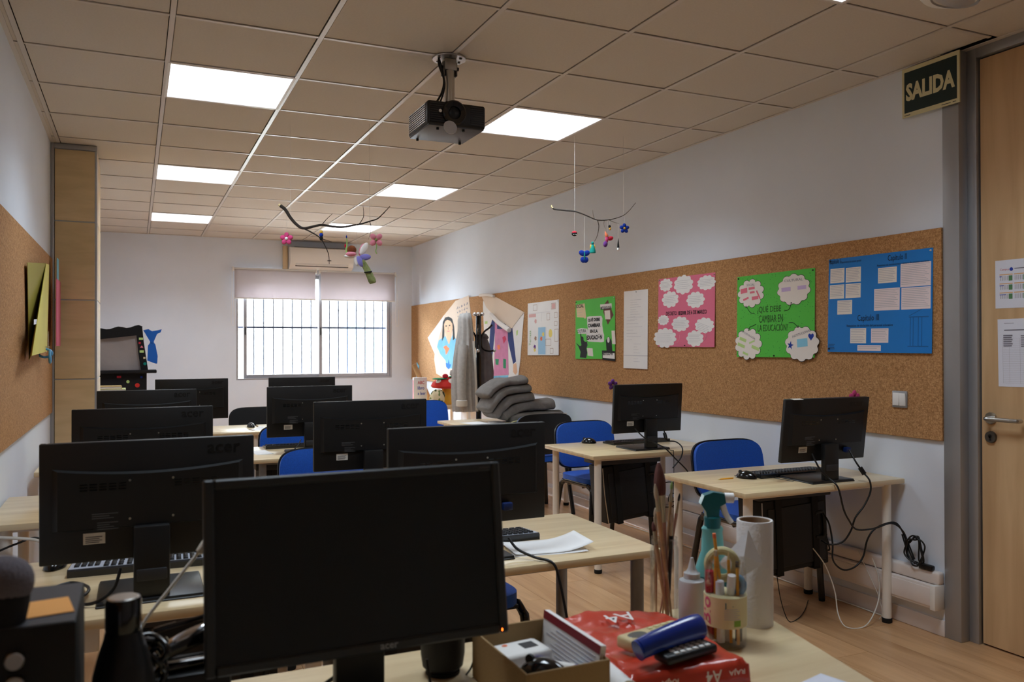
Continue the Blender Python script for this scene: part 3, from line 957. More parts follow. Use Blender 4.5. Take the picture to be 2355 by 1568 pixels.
def mouse(label, loc, rotz=0.0, m='black_gloss', cable=None):
    t = thing('mouse', label, 'mouse', loc, rotz, 'computer mice')
    def fn(u):
        return 1.0
    mb = MB()
    n, mm = 20, 9
    prof = []
    def surf(a, b):
        ph = 2 * PI * a
        rr = 1 - b
        x = math.cos(ph) * 0.030 * rr ** 0.5
        y = math.sin(ph) * 0.054 * rr ** 0.5
        z = 0.004 + 0.034 * (1 - rr) ** 0.6 * (1 - 0.22 * (math.sin(ph) * 0.5 + 0.5) * rr)
        return (x * (1 - 0.12 * math.sin(ph) ** 2), y, z)
    mb.grid(surf, 24, 8)
    mb.lathe([(0.0, 0.0), (0.026, 0.0), (0.029, 0.004)], n=24, sy=1.8)
    obj('shell', mb, m, t, 60)
    obj('wheel', MB().cyl((-0.003, 0.030, 0.030), (0.003, 0.030, 0.030), 0.009, n=14), 'charcoal_plastic', t)
    if cable:
        obj('cable', MB().tube([(0, 0.052, 0.008)] + cable, 0.0014, 6), 'cable_black', t)
    return t
mouse('black mouse on the wall-side desk nearest the door, beside a pencil', (2.716, 3.205, TZ), 0.5, cable=[(0.03, 0.07, 0.003), (0.07, 0.03, 0.0015), (0.09, -0.08, 0.0015), (0.03, -0.22, 0.0015)])
mouse('black mouse on the wall-side desk by the purple felt flower', (2.745, 4.80, TZ), 0.8)
mouse('black mouse on the back-row desk in window glare', (0.845, 6.93, TZ), 0.2)
mouse('black mouse at the end of the front-row keyboard by the left wall', (-0.215, 2.78, TZ), 2.9)

# pencil, papers, small clutter on desks
mat('pencil_yellow', (236, 170, 50), 0.5)
pc = thing('pencil', 'short yellow pencil stub beside the mouse near the door', 'pencil', (2.615, 3.222, TZ + 0.0035), 0.0)
obj('shaft', MB().cyl((-0.045, 0, 0), (0.035, 0, 0), 0.0035, n=6), 'pencil_yellow', pc)
obj('point', MB().cyl((-0.045, 0, 0), (-0.058, 0, 0), 0.0035, 0.0008, 8), 'twig_cut', pc)
def paper_sheet(label, loc, rz, w, h, m='paper', curl=0.0, name='paper_sheet', group=None):
    mb = MB()
    mb.grid(lambda a, b: (w * (a - 0.5), h * (b - 0.5), 0.0006 + curl * max(0, a - 0.55) ** 2 + curl * 0.6 * max(0, 0.25 - a) ** 2), 14, 6)
    b0 = len(mb.v)
    o = obj(name, mb, m, None, 60)
    md = o.modifiers.new('thickness', 'SOLIDIFY'); md.thickness = 0.0006
    o.location, o.rotation_euler = loc, (0, 0, rz)
    return tag(o, label, 'paper', group)
paper_sheet('white stapled sheets lying open on the front-row desk, upper leaf curling', (1.205, 2.385, TZ + 0.003), -0.12, 0.26, 0.17, 'paper', 0.12)
paper_sheet('white sheet under the curling leaf on the front-row desk', (1.195, 2.375, TZ), -0.18, 0.24, 0.17, 'paper', 0.02)
mat('paper_green', (176, 218, 150), 0.8)
paper_sheet('white handout on the jacket desk near its free end', (2.62, 6.42, TZ), 0.2, 0.21, 0.30, 'paper')
paper_sheet('white handout overlapping a green sheet on the jacket desk', (2.80, 6.36, TZ + 0.0015), -0.3, 0.21, 0.30, 'paper')
paper_sheet('pale green sheet under a white handout on the jacket desk', (2.93, 6.34, TZ), 0.1, 0.21, 0.28, 'paper_green')
paper_sheet('pale green folder at the wall edge of the jacket desk', (3.27, 6.26, TZ), 0.05, 0.22, 0.17, 'paper_green')
paper_sheet('white scrap of paper on the third-row desk edge in window glare', (0.70, 5.25, TZ), 0.1, 0.10, 0.22, 'paper')
paper_sheet('white crumpled note beside the mouse on the back-row desk', (0.86, 6.72, TZ), 0.4, 0.10, 0.10, 'paper', 0.1)
ss = obj('paper_scrap', MB(Matrix.Rotation(0.13, 4, 'X')).box(-0.028, 0.028, -0.022, 0.004, 0, 0.001), 'label_white', None, 0)
ss.location = (2.795, 2.955, TZ + 0.0975 + 0.302)
tag(ss, 'small white paper scrap lying on top of the monitor nearest the door', 'paper scrap')

# ================================================================== COMPUTER CASES under the desks
def case(label, loc, rotz=0.0, roll=0.0):
    """slim case hung on edge below the desk top by straps"""
    t = thing('computer_case', label, 'computer case', loc, rotz, 'computer cases hung under desks')
    R = Matrix.Rotation(roll, 4, 'Y')
    obj('case_body', MB(R).rbox(-0.205, 0.205, -0.085, 0.085, -0.40, -0.045, 0.008, 2), 'black_matte', t)
    obj('side_panel', MB(R).rbox(-0.170, 0.185, -0.091, -0.083, -0.375, -0.085, 0.003, 1), 'black_plastic', t)
    obj('hanger', MB().rbox(-0.225, 0.225, -0.10, 0.10, -0.05, 0.0, 0.006, 2), 'charcoal_plastic', t)
    for s in (-0.11, 0.12):
        obj('strap', MB(R).box(s - 0.018, s + 0.018, -0.096, -0.089, -0.408, -0.04).box(s - 0.018, s + 0.018, -0.096, 0.09, -0.412, -0.405), 'black_rubber', t, 0)
    h = MB(R).tube([(0.12, -0.094, -0.14), (0.165, -0.10, -0.14), (0.172, -0.10, -0.20), (0.165, -0.10, -0.255), (0.12, -0.094, -0.255)], 0.008, 8)
    obj('handle', h, 'black_plastic', t)
    obj('front_strip', MB(R).tube([(-0.203, -0.088, -0.05), (-0.205, -0.089, -0.22), (-0.195, -0.089, -0.395)], 0.003, 6), 'steel', t)
    return t
Z0 = TZ - 0.0405
case('black computer case hung under the wall-side desk nearest the door', (2.905, 3.17, Z0), 0.0, -0.05)
case('black computer case hung askew under the desk with the purple felt flower', (2.825, 4.51, Z0), 0.0, -0.10)
case('black computer case under the front-row desk by the left wall', (0.16, 2.48, Z0))
case('black computer case under the front-row desk with loose papers', (0.80, 2.48, Z0))
case('black computer case under the second-row desk beside the aisle', (0.86, 3.78, Z0))
case('black computer case under the third-row desk beside the aisle', (0.875, 5.20, Z0))

# ================================================================== CHAIRS
def make_chair(label, fabric='blue_fabric'):
    """sitter looks along -y; origin on the floor under the seat"""
    t = thing('chair', label, 'chair', (0, 0, 0), 0, 'visitor chairs')
    seat = MB(Matrix.Translation((0, -0.01, 0.452)) @ Matrix.Rotation(PI / 2, 4, 'X') @ Matrix.Scale(1, 4))
    seat.pad(superellipse(0.47, 0.43, 5, 40), 0.022, -0.022, 0.0, 0.012, 5)
    obj('seat', seat, fabric, t, 50)
    obj('seat_pan', MB().rbox(-0.215, 0.215, -0.205, 0.185, 0.418, 0.434, 0.006), 'black_plastic', t)
    tb = Matrix.Translation((0, 0.232, 0.655)) @ Matrix.Rotation(-0.16, 4, 'X')
    o1 = superellipse(0.475, 0.315, 4.2, 44)
    o2 = superellipse(0.492, 0.332, 4.2, 44)
    obj('backrest', MB(tb).pad(o1, -0.024, 0.004, -0.35, 0.006, 5), fabric, t, 50)
    obj('back_shell', MB(tb).pad(o2, 0.000, 0.014, -0.35, 0.006, 5), 'black_plastic', t, 50)
    for s in (-1, 1):
        x = s * 0.225
        fl = [(x + s * 0.025, -0.235, 0.008), (x + s * 0.006, -0.222, 0.36), (x, -0.212, 0.405), (x, -0.17, 0.428)]
        obj('leg', MB().tube(fl, 0.0135, 10, flat=1.3), 'black_gloss', t, 50)
        rl = [(x, -0.17, 0.428), (x, 0.10, 0.428), (x, 0.155, 0.408), (x + s * 0.006, 0.175, 0.36), (x + s * 0.025, 0.245, 0.008)]
        obj('leg', MB().tube(rl, 0.0135, 10, flat=1.3), 'black_gloss', t, 50)
        xb = s * 0.115
        obj('back_support', MB().tube([(xb, 0.05, 0.415), (xb, 0.18, 0.415), (xb, 0.226, 0.432), (xb, 0.236, 0.50), (xb, 0.255, 0.66)], 0.012, 8, flat=0.6), 'black_gloss', t, 50)
        for y in (-0.235, 0.245):
            obj('foot', MB().cyl((s * 0.25, y, 0), (s * 0.25, y, 0.014), 0.016, n=12), 'black_rubber', t)
    cr = MB().tube([(-0.225, -0.10, 0.414), (0.225, -0.10, 0.414)], 0.010, 8, smooth=0).tube([(-0.225, 0.08, 0.414), (0.225, 0.08, 0.414)], 0.010, 8, smooth=0)
    obj('cross_rail', cr, 'black_gloss', t)
    return t
ch = make_chair('blue upholstered chair behind the wall-side desk nearest the door')
ch.location = (3.062, 3.55, 0)
dup(ch, (2.925, 4.93, 0), 0.06, 'blue upholstered chair behind the wall-side desk with the purple flower')
dup(ch, (0.915, 4.19, 0), 0.0, 'blue upholstered chair behind the second-row monitor by the aisle')
dup(ch, (1.005, 5.58, 0), 0.03, 'blue upholstered chair behind the third-row keyboard by the aisle')
dup(ch, (2.625, 7.57, 0), 0.1, 'blue upholstered chair between the back corner desk and the coat stand')
dup(ch, (1.02, 2.87, 0), 0.05, 'blue upholstered chair at the front-row desk with loose papers')
dup(ch, (2.955, 6.10, 0), PI, 'chair turned to the jacket desk showing its black back shell')
ck = make_chair('black chair behind the back-row desk with the lone mouse', 'black_fabric')
ck.location = (0.985, 7.37, 0)

# ================================================================== CABLES at the desks
def cable(label, pts, r=0.0035, m='cable_black', name='cable', cat='cable', group=None, extra=None):
    o = obj(name, MB().tube(pts, r, 8, 6), m, None, 60)
    tag(o, label, cat, group)
    if extra:
        extra(o)
    return o
def bead(p, d, r=0.011, h=0.035):
    p, d = Vector(p), Vector(d).normalized()
    return lambda o: obj('ferrite', MB().cyl(p - d * h / 2, p + d * h / 2, r, n=14), 'cable_black', o)
T_ = TZ
# desk nearest the door: power and video leads fall behind the desk and loop to the trunking
cable('black power lead looping from the monitor nearest the door to the wall duct', [(2.891, 2.952, 0.845), (2.902, 2.915, 0.778), (2.935, 2.895, 0.738), (2.95, 2.852, 0.698), (2.977, 2.845, 0.598), (3.009, 2.845, 0.545), (3.064, 2.85, 0.494), (3.186, 2.86, 0.485), (3.313, 2.87, 0.496), (3.375, 2.86, 0.457), (3.382, 2.83, 0.394), (3.384, 2.80, 0.331)], 0.0042)
cable('black video lead with a ferrite bead from the monitor nearest the door', [(3.121, 2.945, 0.85), (3.12, 2.90, 0.793), (3.143, 2.88, 0.749), (3.151, 2.852, 0.715), (3.148, 2.845, 0.665), (3.114, 2.85, 0.602), (3.067, 2.86, 0.547), (3.049, 2.87, 0.486), (3.018, 2.89, 0.432), (2.977, 2.93, 0.415), (2.988, 2.99, 0.419)], 0.0042, extra=bead((3.138, 2.884, 0.758), (0.02, -0.02, -0.044)))
cable('black lead hanging in a deep loop beside the case nearest the door', [(3.007, 3.0, 0.547), (3.005, 2.96, 0.503), (3.006, 2.94, 0.414), (2.998, 2.93, 0.339), (3.048, 2.92, 0.291), (3.113, 2.91, 0.298), (3.159, 2.9, 0.345), (3.177, 2.89, 0.428), (3.223, 2.88, 0.48), (3.33, 2.87, 0.499), (3.378, 2.86, 0.448), (3.384, 2.83, 0.364), (3.386, 2.80, 0.31)], 0.0042)
cable('white network lead drooping to the floor under the desk nearest the door', [(3.02, 3.08, 0.36), (3.06, 3.04, 0.28), (3.09, 3.01, 0.16), (3.08, 2.98, 0.06), (3.09, 2.94, 0.008), (3.17, 2.91, 0.006), (3.26, 2.93, 0.05), (3.32, 2.95, 0.13), (3.345, 2.98, 0.22), (3.35, 3.02, 0.29)], 0.003, 'cable_white')
cable('thin white lead falling from the wall duct under the desk nearest the door', [(3.36, 3.12, 0.31), (3.352, 3.04, 0.20), (3.345, 2.98, 0.12), (3.34, 2.95, 0.04), (3.33, 2.96, 0.006)], 0.0022, 'cable_white')
coil = []
for k in range(40):
    a = k / 40 * 2 * PI * 3.4
    rr = 0.062 + 0.010 * math.sin(k * 1.7)
    coil.append((3.374 - 0.010 * math.sin(k * 0.9), 2.79 + rr * 0.75 * math.cos(a), 0.375 + rr * math.sin(a)))
cl = cable('coiled black mains lead with plug resting on the wall duct by the door post', [(3.372, 2.86, 0.44)] + coil + [(3.37, 2.765, 0.34), (3.376, 2.752, 0.322)], 0.0038)
obj('plug', MB().rbox(3.365, 3.395, 2.695, 2.765, 0.301, 0.325, 0.007), 'cable_black', cl)
cable('knot of black leads at the back of the case nearest the door', [(3.115 + 0.018 * math.cos(k * 1.3), 3.10 + 0.02 * math.sin(k * 2.1), 0.30 + 0.12 * abs(math.sin(k * 0.7))) for k in range(16)], 0.0035)
cable('thin black lead trailing along the floor beneath the desk nearest the door', [(2.86, 3.16, 0.262), (2.86, 3.13, 0.12), (2.90, 3.12, 0.01), (2.98, 3.14, 0.004), (3.10, 3.22, 0.004), (3.24, 3.34, 0.004)], 0.0022)
cable('grey lead lying along the skirting under the wall-side desks', [(3.39, 2.95, 0.005), (3.392, 3.3, 0.005), (3.385, 3.8, 0.005), (3.36, 4.3, 0.005), (3.38, 4.9, 0.005), (3.36, 5.4, 0.005)], 0.0035, 'cable_white')
# desk with the purple flower
cable('black lead slanting from the purple-flower monitor over the desk edge', [(2.81, 4.34, 0.843), (2.841, 4.29, 0.792), (2.90, 4.26, 0.758), (2.941, 4.205, 0.727), (3.014, 4.195, 0.657), (3.081, 4.19, 0.595), (3.13, 4.20, 0.54)], 0.0042)
cable('black bead-ended lead curling beside the purple-flower monitor', [(3.023, 4.335, 0.826), (3.015, 4.31, 0.784), (3.027, 4.30, 0.760), (3.075, 4.28, 0.752), (3.067, 4.205, 0.723), (3.049, 4.195, 0.666), (2.991, 4.20, 0.605)], 0.0042, extra=bead((3.016, 4.312, 0.790), (0.0, -0.02, -0.04)))
cable('thin black keyboard lead hanging over the desk with the purple flower', [(2.93, 4.55, 0.715), (2.98, 4.35, 0.710), (3.00, 4.225, 0.709), (3.005, 4.208, 0.69), (3.005, 4.21, 0.50), (3.01, 4.24, 0.36)], 0.002)
cable('loop of black lead beside the case under the purple-flower desk', [(3.06, 4.45, 0.46), (3.12, 4.40, 0.48), (3.16, 4.38, 0.43), (3.14, 4.37, 0.37), (3.09, 4.38, 0.36), (3.10, 4.38, 0.41), (3.14, 4.36, 0.40), (3.12, 4.38, 0.33), (3.04, 4.45, 0.32)], 0.003)
# front row
cable('black lead hanging from the blue video plug past the paper-strewn desk edge', [(1.043, 2.318, 0.765), (1.06, 2.29, 0.735), (1.10, 2.25, 0.715), (1.135, 2.205, 0.706), (1.15, 2.19, 0.66), (1.165, 2.17, 0.55), (1.18, 2.16, 0.45), (1.17, 2.17, 0.36), (1.14, 2.22, 0.30)], 0.0042)
cable('black lead coiling on the front-row desk left of the monitor stand', [(-0.035, 2.335, 0.79), (-0.05, 2.32, 0.745), (-0.085, 2.31, 0.72), (-0.12, 2.33, 0.712), (-0.13, 2.43, 0.711), (-0.17, 2.50, 0.711), (-0.215, 2.48, 0.711), (-0.22, 2.40, 0.712), (-0.17, 2.36, 0.715), (-0.12, 2.38, 0.720), (-0.115, 2.46, 0.720), (-0.16, 2.53, 0.718), (-0.20, 2.46, 0.719), (-0.15, 2.33, 0.711), (-0.13, 2.24, 0.711), (-0.125, 2.20, 0.70), (-0.12, 2.195, 0.60)], 0.0042)
cable('grey lead dropping from the third-row monitor to the desk edge', [(0.905, 5.055, 0.795), (0.885, 5.03, 0.765), (0.845, 4.99, 0.735), (0.815, 4.955, 0.7125), (0.795, 4.915, 0.70), (0.775, 4.905, 0.60), (0.74, 4.95, 0.48)], 0.0032)
cable('white lead under the second-row desk by the left wall', [(-0.47, 3.53, 0.66), (-0.40, 3.51, 0.655), (-0.33, 3.51, 0.64), (-0.28, 3.52, 0.60), (-0.25, 3.56, 0.50)], 0.006, 'cable_white')
cable('black leads under the second-row desk by the left wall', [(-0.47, 3.55, 0.60), (-0.40, 3.53, 0.63), (-0.33, 3.53, 0.645), (-0.27, 3.54, 0.58), (-0.22, 3.56, 0.52)], 0.004)

# ================================================================== POSTERS ON THE RIGHT WALL
# outlines of the two cut-out paper figures, as (distance along the wall, height)
FIG1 = {
    'paper': [(8.636, 1.922), (8.586, 1.752), (8.639, 1.362), (9.066, 0.974), (9.527, 0.978), (9.741, 1.012), (9.819, 1.187), (9.802, 1.26), (10.066, 1.46), (9.433, 1.735), (9.06, 1.882)],
    'fold': [(9.433, 1.735), (10.066, 1.46), (9.802, 1.26), (9.676, 1.425), (9.523, 1.586)],
    'hair': [(9.524, 1.414), (9.493, 1.646), (9.403, 1.699), (9.287, 1.705), (9.173, 1.677), (9.104, 1.587), (9.082, 1.44), (9.147, 1.421), (9.146, 1.519), (9.188, 1.628), (9.331, 1.667), (9.433, 1.635), (9.449, 1.464)],
    'face': [(9.331, 1.667), (9.404, 1.654), (9.448, 1.615), (9.44, 1.554), (9.39, 1.508), (9.288, 1.487), (9.202, 1.505), (9.146, 1.559), (9.16, 1.618), (9.23, 1.654)],
    'neck': [(9.375, 1.503), (9.203, 1.501), (9.217, 1.442), (9.266, 1.378), (9.318, 1.403)],
    'dress': [(9.646, 1.425), (9.405, 1.473), (9.289, 1.373), (9.146, 1.49), (9.022, 1.421), (9.036, 1.285), (9.121, 1.089), (9.319, 1.084), (9.406, 1.182), (9.585, 1.251), (9.708, 1.343)],
    'heart': [(9.48, 1.343), (9.376, 1.363), (9.261, 1.323), (9.347, 1.263), (9.391, 1.248), (9.406, 1.303)],
    'flower': [(9.392, 1.153), (9.319, 1.144), (9.29, 1.194), (9.262, 1.14), (9.205, 1.136), (9.233, 1.106), (9.291, 1.075), (9.378, 1.103)],
}
FIG2 = {
    'paper': [(8.217, 1.837), (7.88, 1.783), (7.181, 1.678), (7.211, 1.555), (7.274, 1.22), (7.326, 1.042), (7.979, 0.963), (8.099, 0.959), (8.171, 1.283), (8.218, 1.751)],
    'fold': [(8.254, 1.896), (7.856, 1.86), (7.181, 1.678), (7.47, 1.526), (7.881, 1.654), (8.119, 1.766)],
    'sleeve_l': [(7.951, 1.642), (7.869, 1.607), (7.917, 1.414), (7.965, 1.238), (8.061, 1.209), (8.036, 1.434), (8.011, 1.574)],
    'sleeve_r': [(7.577, 1.546), (7.47, 1.57), (7.438, 1.455), (7.373, 1.201), (7.44, 1.174), (7.567, 1.412)],
    'yoke': [(7.835, 1.606), (7.61, 1.573), (7.621, 1.527), (7.835, 1.528)],
    'apron': [(7.893, 1.617), (7.835, 1.611), (7.835, 1.526), (7.632, 1.527), (7.61, 1.56), (7.571, 1.55), (7.548, 1.065), (7.931, 1.042), (7.894, 1.359)],
    'jeans': [(7.943, 1.039), (7.554, 1.06), (7.57, 1.024), (7.955, 0.967)],
    'hand_l': [(8.085, 1.19), (8.013, 1.2), (8.025, 1.135), (8.062, 1.077), (8.123, 1.057), (8.11, 1.133)],
    'hand_r': [(7.44, 1.174), (7.367, 1.184), (7.342, 1.098), (7.388, 1.07), (7.441, 1.095)],
    'heart': [(7.699, 1.44), (7.633, 1.457), (7.6, 1.421), (7.666, 1.377)],
    'spot': [(7.836, 1.359), (7.768, 1.368), (7.756, 1.322), (7.813, 1.313)],
    'leaf': [(7.883, 1.221), (7.791, 1.217), (7.803, 1.158), (7.872, 1.161)],
    'leaf2': [(7.678, 1.223), (7.612, 1.22), (7.613, 1.126), (7.679, 1.129)],
    'note': [(8.169, 1.616), (8.095, 1.618), (8.095, 1.59), (8.169, 1.589)],
    'note2': [(8.182, 1.469), (8.084, 1.463), (8.096, 1.439), (8.182, 1.445)],
    'tag': [(7.365, 1.502), (7.323, 1.51), (7.334, 1.462), (7.365, 1.454)],
}

def poster(name, label, y, z, w, h, m, tilt=0.0, roll=0.0, cat='poster'):
    """sheet pinned at its top edge; local x from its left edge toward the door, y downward negative"""
    t = thing(name, label, cat, matrix=on_wall(y, z, XR - 0.016, -tilt, roll))
    obj('sheet', MB().box(0, w, -h, 0, 0.0, 0.0010), m, t, 0)
    return t
def decal(t, name, pts, m, layer=1):
    z = 0.0010 + 0.0007 * (layer - 1)
    return obj(name, MB().prism(pts, z - 0.0002, z + 0.0006), m, t, 0)
def rect(x0, x1, y0, y1):
    return [(x0, -y1), (x1, -y1), (x1, -y0), (x0, -y0)]
def cloud_pts(cx, cy, rx, ry, n=11, amp=0.16, ph=0.0, k=6):
    out = []
    for i in range(n * k):
        a = 2 * PI * i / (n * k)
        f = 1 - amp + amp * abs(math.sin(n * (a + ph) / 2)) ** 0.7
        out.append((cx + rx * f * math.cos(a), cy + ry * f * math.sin(a)))
    return out
def lines(t, name, x0, x1, y0, step, n, m, th=0.0016, layer=2, ragged=0.2, rot=0.0):
    z = 0.0010 + 0.0007 * (layer - 1)
    mb = MB(Matrix.Translation((x0, -y0, 0)) @ Matrix.Rotation(rot, 4, 'Z'))
    for k in range(n):
        cut = (x1 - x0) * ragged * ((k * 37 % 10) / 10)
        mb.box(0, x1 - x0 - cut, -k * step - th, -k * step, z, z + 0.0003)
    return obj(name, mb, m, t, 0)
def pin(t, x, y, m='black_plastic'):
    return obj('pin', MB().lathe([(0.0045, 0.001), (0.0045, 0.004), (0.003, 0.007), (0.0, 0.0075)], (x, -y, 0), 12), m, t)

mat('card_blue', (10, 122, 206), 0.6, var=(3, 0.03))
mat('card_pink', (224, 112, 140), 0.7, var=(3, 0.03))
mat('card_green', (86, 202, 70), 0.65, var=(3, 0.02))
mat('note_cream', (238, 230, 222), 0.8)
mat('note_pinkish', (240, 224, 226), 0.8)

# --- blue card with the three chapters
t = poster('poster', 'bright blue card poster headed Capitulo I, II and III with typed notes', 3.345, 1.815, 0.64, 0.497, 'card_blue', 0.018, -0.006)
Wd, Hd = 0.64, 0.497
for u0, u1, v0, v1, c in ((.02, .17, .105, .26, 0), (.185, .34, .11, .265, 0), (.015, .17, .28, .43, 0), (.185, .34, .28, .43, 0), (.10, .255, .45, .60, 0), (.51, .685, .145, .30, 0), (.72, .985, .125, .355, 1), (.475, .715, .355, .575, 1), (.73, .985, .363, .575, 1), (.24, .40, .75, .905, 0), (.45, .615, .755, .90, 1), (.315, .545, .925, .982, 1)):
    decal(t, 'note', rect(u0 * Wd, u1 * Wd, v0 * Hd, v1 * Hd), 'note_pinkish' if c else 'note_cream')
    n = max(2, int((v1 - v0) * Hd / 0.0085) - 1)
    lines(t, 'typed_lines', u0 * Wd + 0.005, u1 * Wd - 0.005, v0 * Hd + 0.006, 0.0085, n, 'ink_pale', 0.0022)
lettering(t, 'Capítulo I', 0.006, -0.034, 0.0022, 'ink_black', w=0.075, h=0.034)
lettering(t, 'Disposiciones de carácter general', 0.084, -0.031, 0.0022, 'ink_black', w=0.135, h=0.015)
lettering(t, 'Capítulo II', 0.385, -0.050, 0.0022, 'ink_black', w=0.11, h=0.038)
lettering(t, 'Requisitos de instalaciones y número de puestos escolares', 0.32, -0.067, 0.0022, 'ink_black', w=0.30, h=0.013)
lettering(t, 'Capítulo III', 0.200, -0.345, 0.0022, 'ink_black', w=0.135, h=0.042)
lettering(t, 'Requisitos de titulación del personal educativo', 0.13, -0.368, 0.0022, 'ink_black', w=0.29, h=0.016)
lines(t, 'small_names', 0.006, 0.05, 0.455, 0.008, 4, 'ink_black', 0.002)
mat('card_blue_ink', (8, 92, 160), 0.6)
g = MB()
for a, b, c, d in ((.80, .97, .645, .655), (.81, .815, .655, .93), (.835, .84, .655, .93), (.88, .885, .655, .93), (.91, .915, .655, .93), (.79, .97, .93, .938)):
    g.box(a * Wd, b * Wd, -d * Hd, -c * Hd, 0.001, 0.0014)
g.m = Matrix.Translation((0.80 * Wd, -0.64 * Hd, 0)) @ Matrix.Rotation(0.42, 4, 'Z')
g.box(0, 0.115, -0.0015, 0.0015, 0.001, 0.0014)
obj('temple_drawing', g, 'card_blue_ink', t, 0)
for x, y, m in ((0.012, 0.012, 'black_plastic'), (0.628, 0.012, 'white_plastic'), (0.01, 0.48, 'black_plastic')):
    pin(t, x, y, m)

# --- speckled green card with four clouds
sp = mat('card_green_speckled', (84, 198, 66), 0.65)
nt = sp.node_tree
tc, vo, rp = nt.nodes.new('ShaderNodeTexCoord'), nt.nodes.new('ShaderNodeTexVoronoi'), nt.nodes.new('ShaderNodeValToRGB')
vo.inputs['Scale'].default_value = 62
nt.links.new(tc.outputs['Object'], vo.inputs['Vector'])
rp.color_ramp.elements[0].position, rp.color_ramp.elements[0].color = 0.12, lin((40, 110, 40))
rp.color_ramp.elements[1].position, rp.color_ramp.elements[1].color = 0.17, lin((84, 198, 66))
nt.links.new(vo.outputs['Distance'], rp.inputs['Fac'])
nt.links.new(rp.outputs['Color'], nt.nodes['Principled BSDF'].inputs['Base Color'])
t = poster('poster', 'speckled green card poster asking what must change in education, four white clouds', 4.09, 1.778, 0.645, 0.495, 'card_green_speckled', 0.02, 0.004)
mat('strip_pink', (232, 120, 140), 0.8)
mat('strip_lilac', (206, 182, 222), 0.8)
mat('strip_lime', (190, 220, 140), 0.8)
mat('strip_aqua', (140, 206, 232), 0.8)
mat('marker_blue', (14, 56, 160), 0.7)
clouds = ((.195, .22, .185, .175, 'strip_pink', 'SOCIAL'), (.755, .22, .205, .18, 'strip_lilac', 'CULTURAL'), (.165, .84, .19, .195, 'strip_lime', 'METODOLOGÍA'), (.86, .845, .205, .20, 'strip_aqua', 'INSTITUCIONAL'))
for k, (u, v, ru, rv, sm, wd) in enumerate(clouds):
    cx, cy, rx, ry = u * Wd, -v * 0.495, ru * Wd, rv * 0.495
    decal(t, 'cloud_outline', cloud_pts(cx, cy, rx + 0.003, ry + 0.003, 11, 0.17, k), 'ink_black', 1)
    c = decal(t, 'cloud', cloud_pts(cx, cy, rx, ry, 11, 0.17, k), 'note_cream', 2)
    lettering(t, wd, cx, cy + ry * 0.52, 0.0031, 'ink_grey', w=rx * (1.1 if k != 0 else 0.6), h=0.014, align='CENTER', rot=(0, 0, -0.4, 0.25)[k])
    strips = {0: ((-.75, .02, .5, .34, .1), (-.15, .25, .45, .17, .06), (.4, .12, .5, .12, -1.0), (-.05, -.02, .35, .14, .05), (-.55, -.5, .42, .14, .25), (.1, -.48, .48, .24, .05)),
              1: ((-.72, -.1, .55, .26, .03), (.25, -.05, .5, .24, .03)),
              2: ((-.65, .28, .5, .2, -.3), (-.8, -.08, .55, .2, -.3), (.1, .0, .4, .1, .3), (.25, -.25, .55, .2, -.3), (-.4, -.6, .4, .14, -.3)),
              3: ((-.25, -.2, .6, .46, .08),)}[k]
    for a, b, ww, hh, rr in strips:
        mb = MB(Matrix.Translation((cx + a * rx, cy + b * ry, 0.0023)) @ Matrix.Rotation(rr, 4, 'Z'))
        obj('strip', mb.box(0, ww * rx, 0, hh * ry, 0, 0.0006), sm, t, 0)
cx, cy = .86 * Wd, -.845 * 0.495
star = [(cx - 0.088 + (0.026 if i % 2 == 0 else 0.010) * math.sin(i * PI / 5 + 0.2), cy - 0.008 + (0.026 if i % 2 == 0 else 0.010) * math.cos(i * PI / 5 + 0.2)) for i in range(10)]
decal(t, 'star', star, 'marker_blue', 3)
hp = []
for i in range(30):
    a = 2 * PI * i / 30
    hp.append((cx + 0.070 + 0.0013 * 16 * math.sin(a) ** 3, cy + 0.040 + 0.0014 * (13 * math.cos(a) - 5 * math.cos(2 * a) - 2 * math.cos(3 * a) - math.cos(4 * a))))
decal(t, 'heart', hp, 'marker_blue', 3)
lettering(t, '¿QUÉ DEBE', 0.185, -0.246, 0.0022, 'ink_marker', w=0.20, h=0.052) if False else None
mat('ink_marker', (46, 84, 34), 0.7)
lettering(t, '¿QUÉ DEBE', 0.185, -0.238, 0.0022, 'ink_marker', w=0.20, h=0.054)
lettering(t, 'CAMBIAR EN', 0.200, -0.290, 0.0022, 'ink_marker', w=0.20, h=0.044)
lettering(t, 'LA EDUCACIÓN?', 0.190, -0.342, 0.0022, 'ink_marker', w=0.25, h=0.050)
for pts in ([(.25, .47), (.20, .46), (.17, .43), (.15, .40), (.125, .37)], [(.64, .46), (.69, .45), (.71, .43), (.72, .40), (.735, .365)], [(.27, .60), (.23, .62), (.19, .63), (.165, .68)], [(.70, .60), (.75, .60), (.78, .62), (.82, .66)]):
    p3 = [(u * Wd, -v * 0.495, 0.0018) for u, v in pts]
    a, b = Vector(p3[-1]), Vector(p3[-2])
    d = (a - b).normalized()
    mb = MB().tube(p3, 0.0016, 6)
    for s in (2.5, -2.5):
        e = Matrix.Rotation(s, 3, 'Z') @ d
        mb.tube([a, a + e * 0.014], 0.0014, 6, 0)
    obj('arrow', mb, 'ink_black', t)
for x, y in ((0.012, 0.012), (0.63, 0.012), (0.33, 0.486)):
    pin(t, x, y)

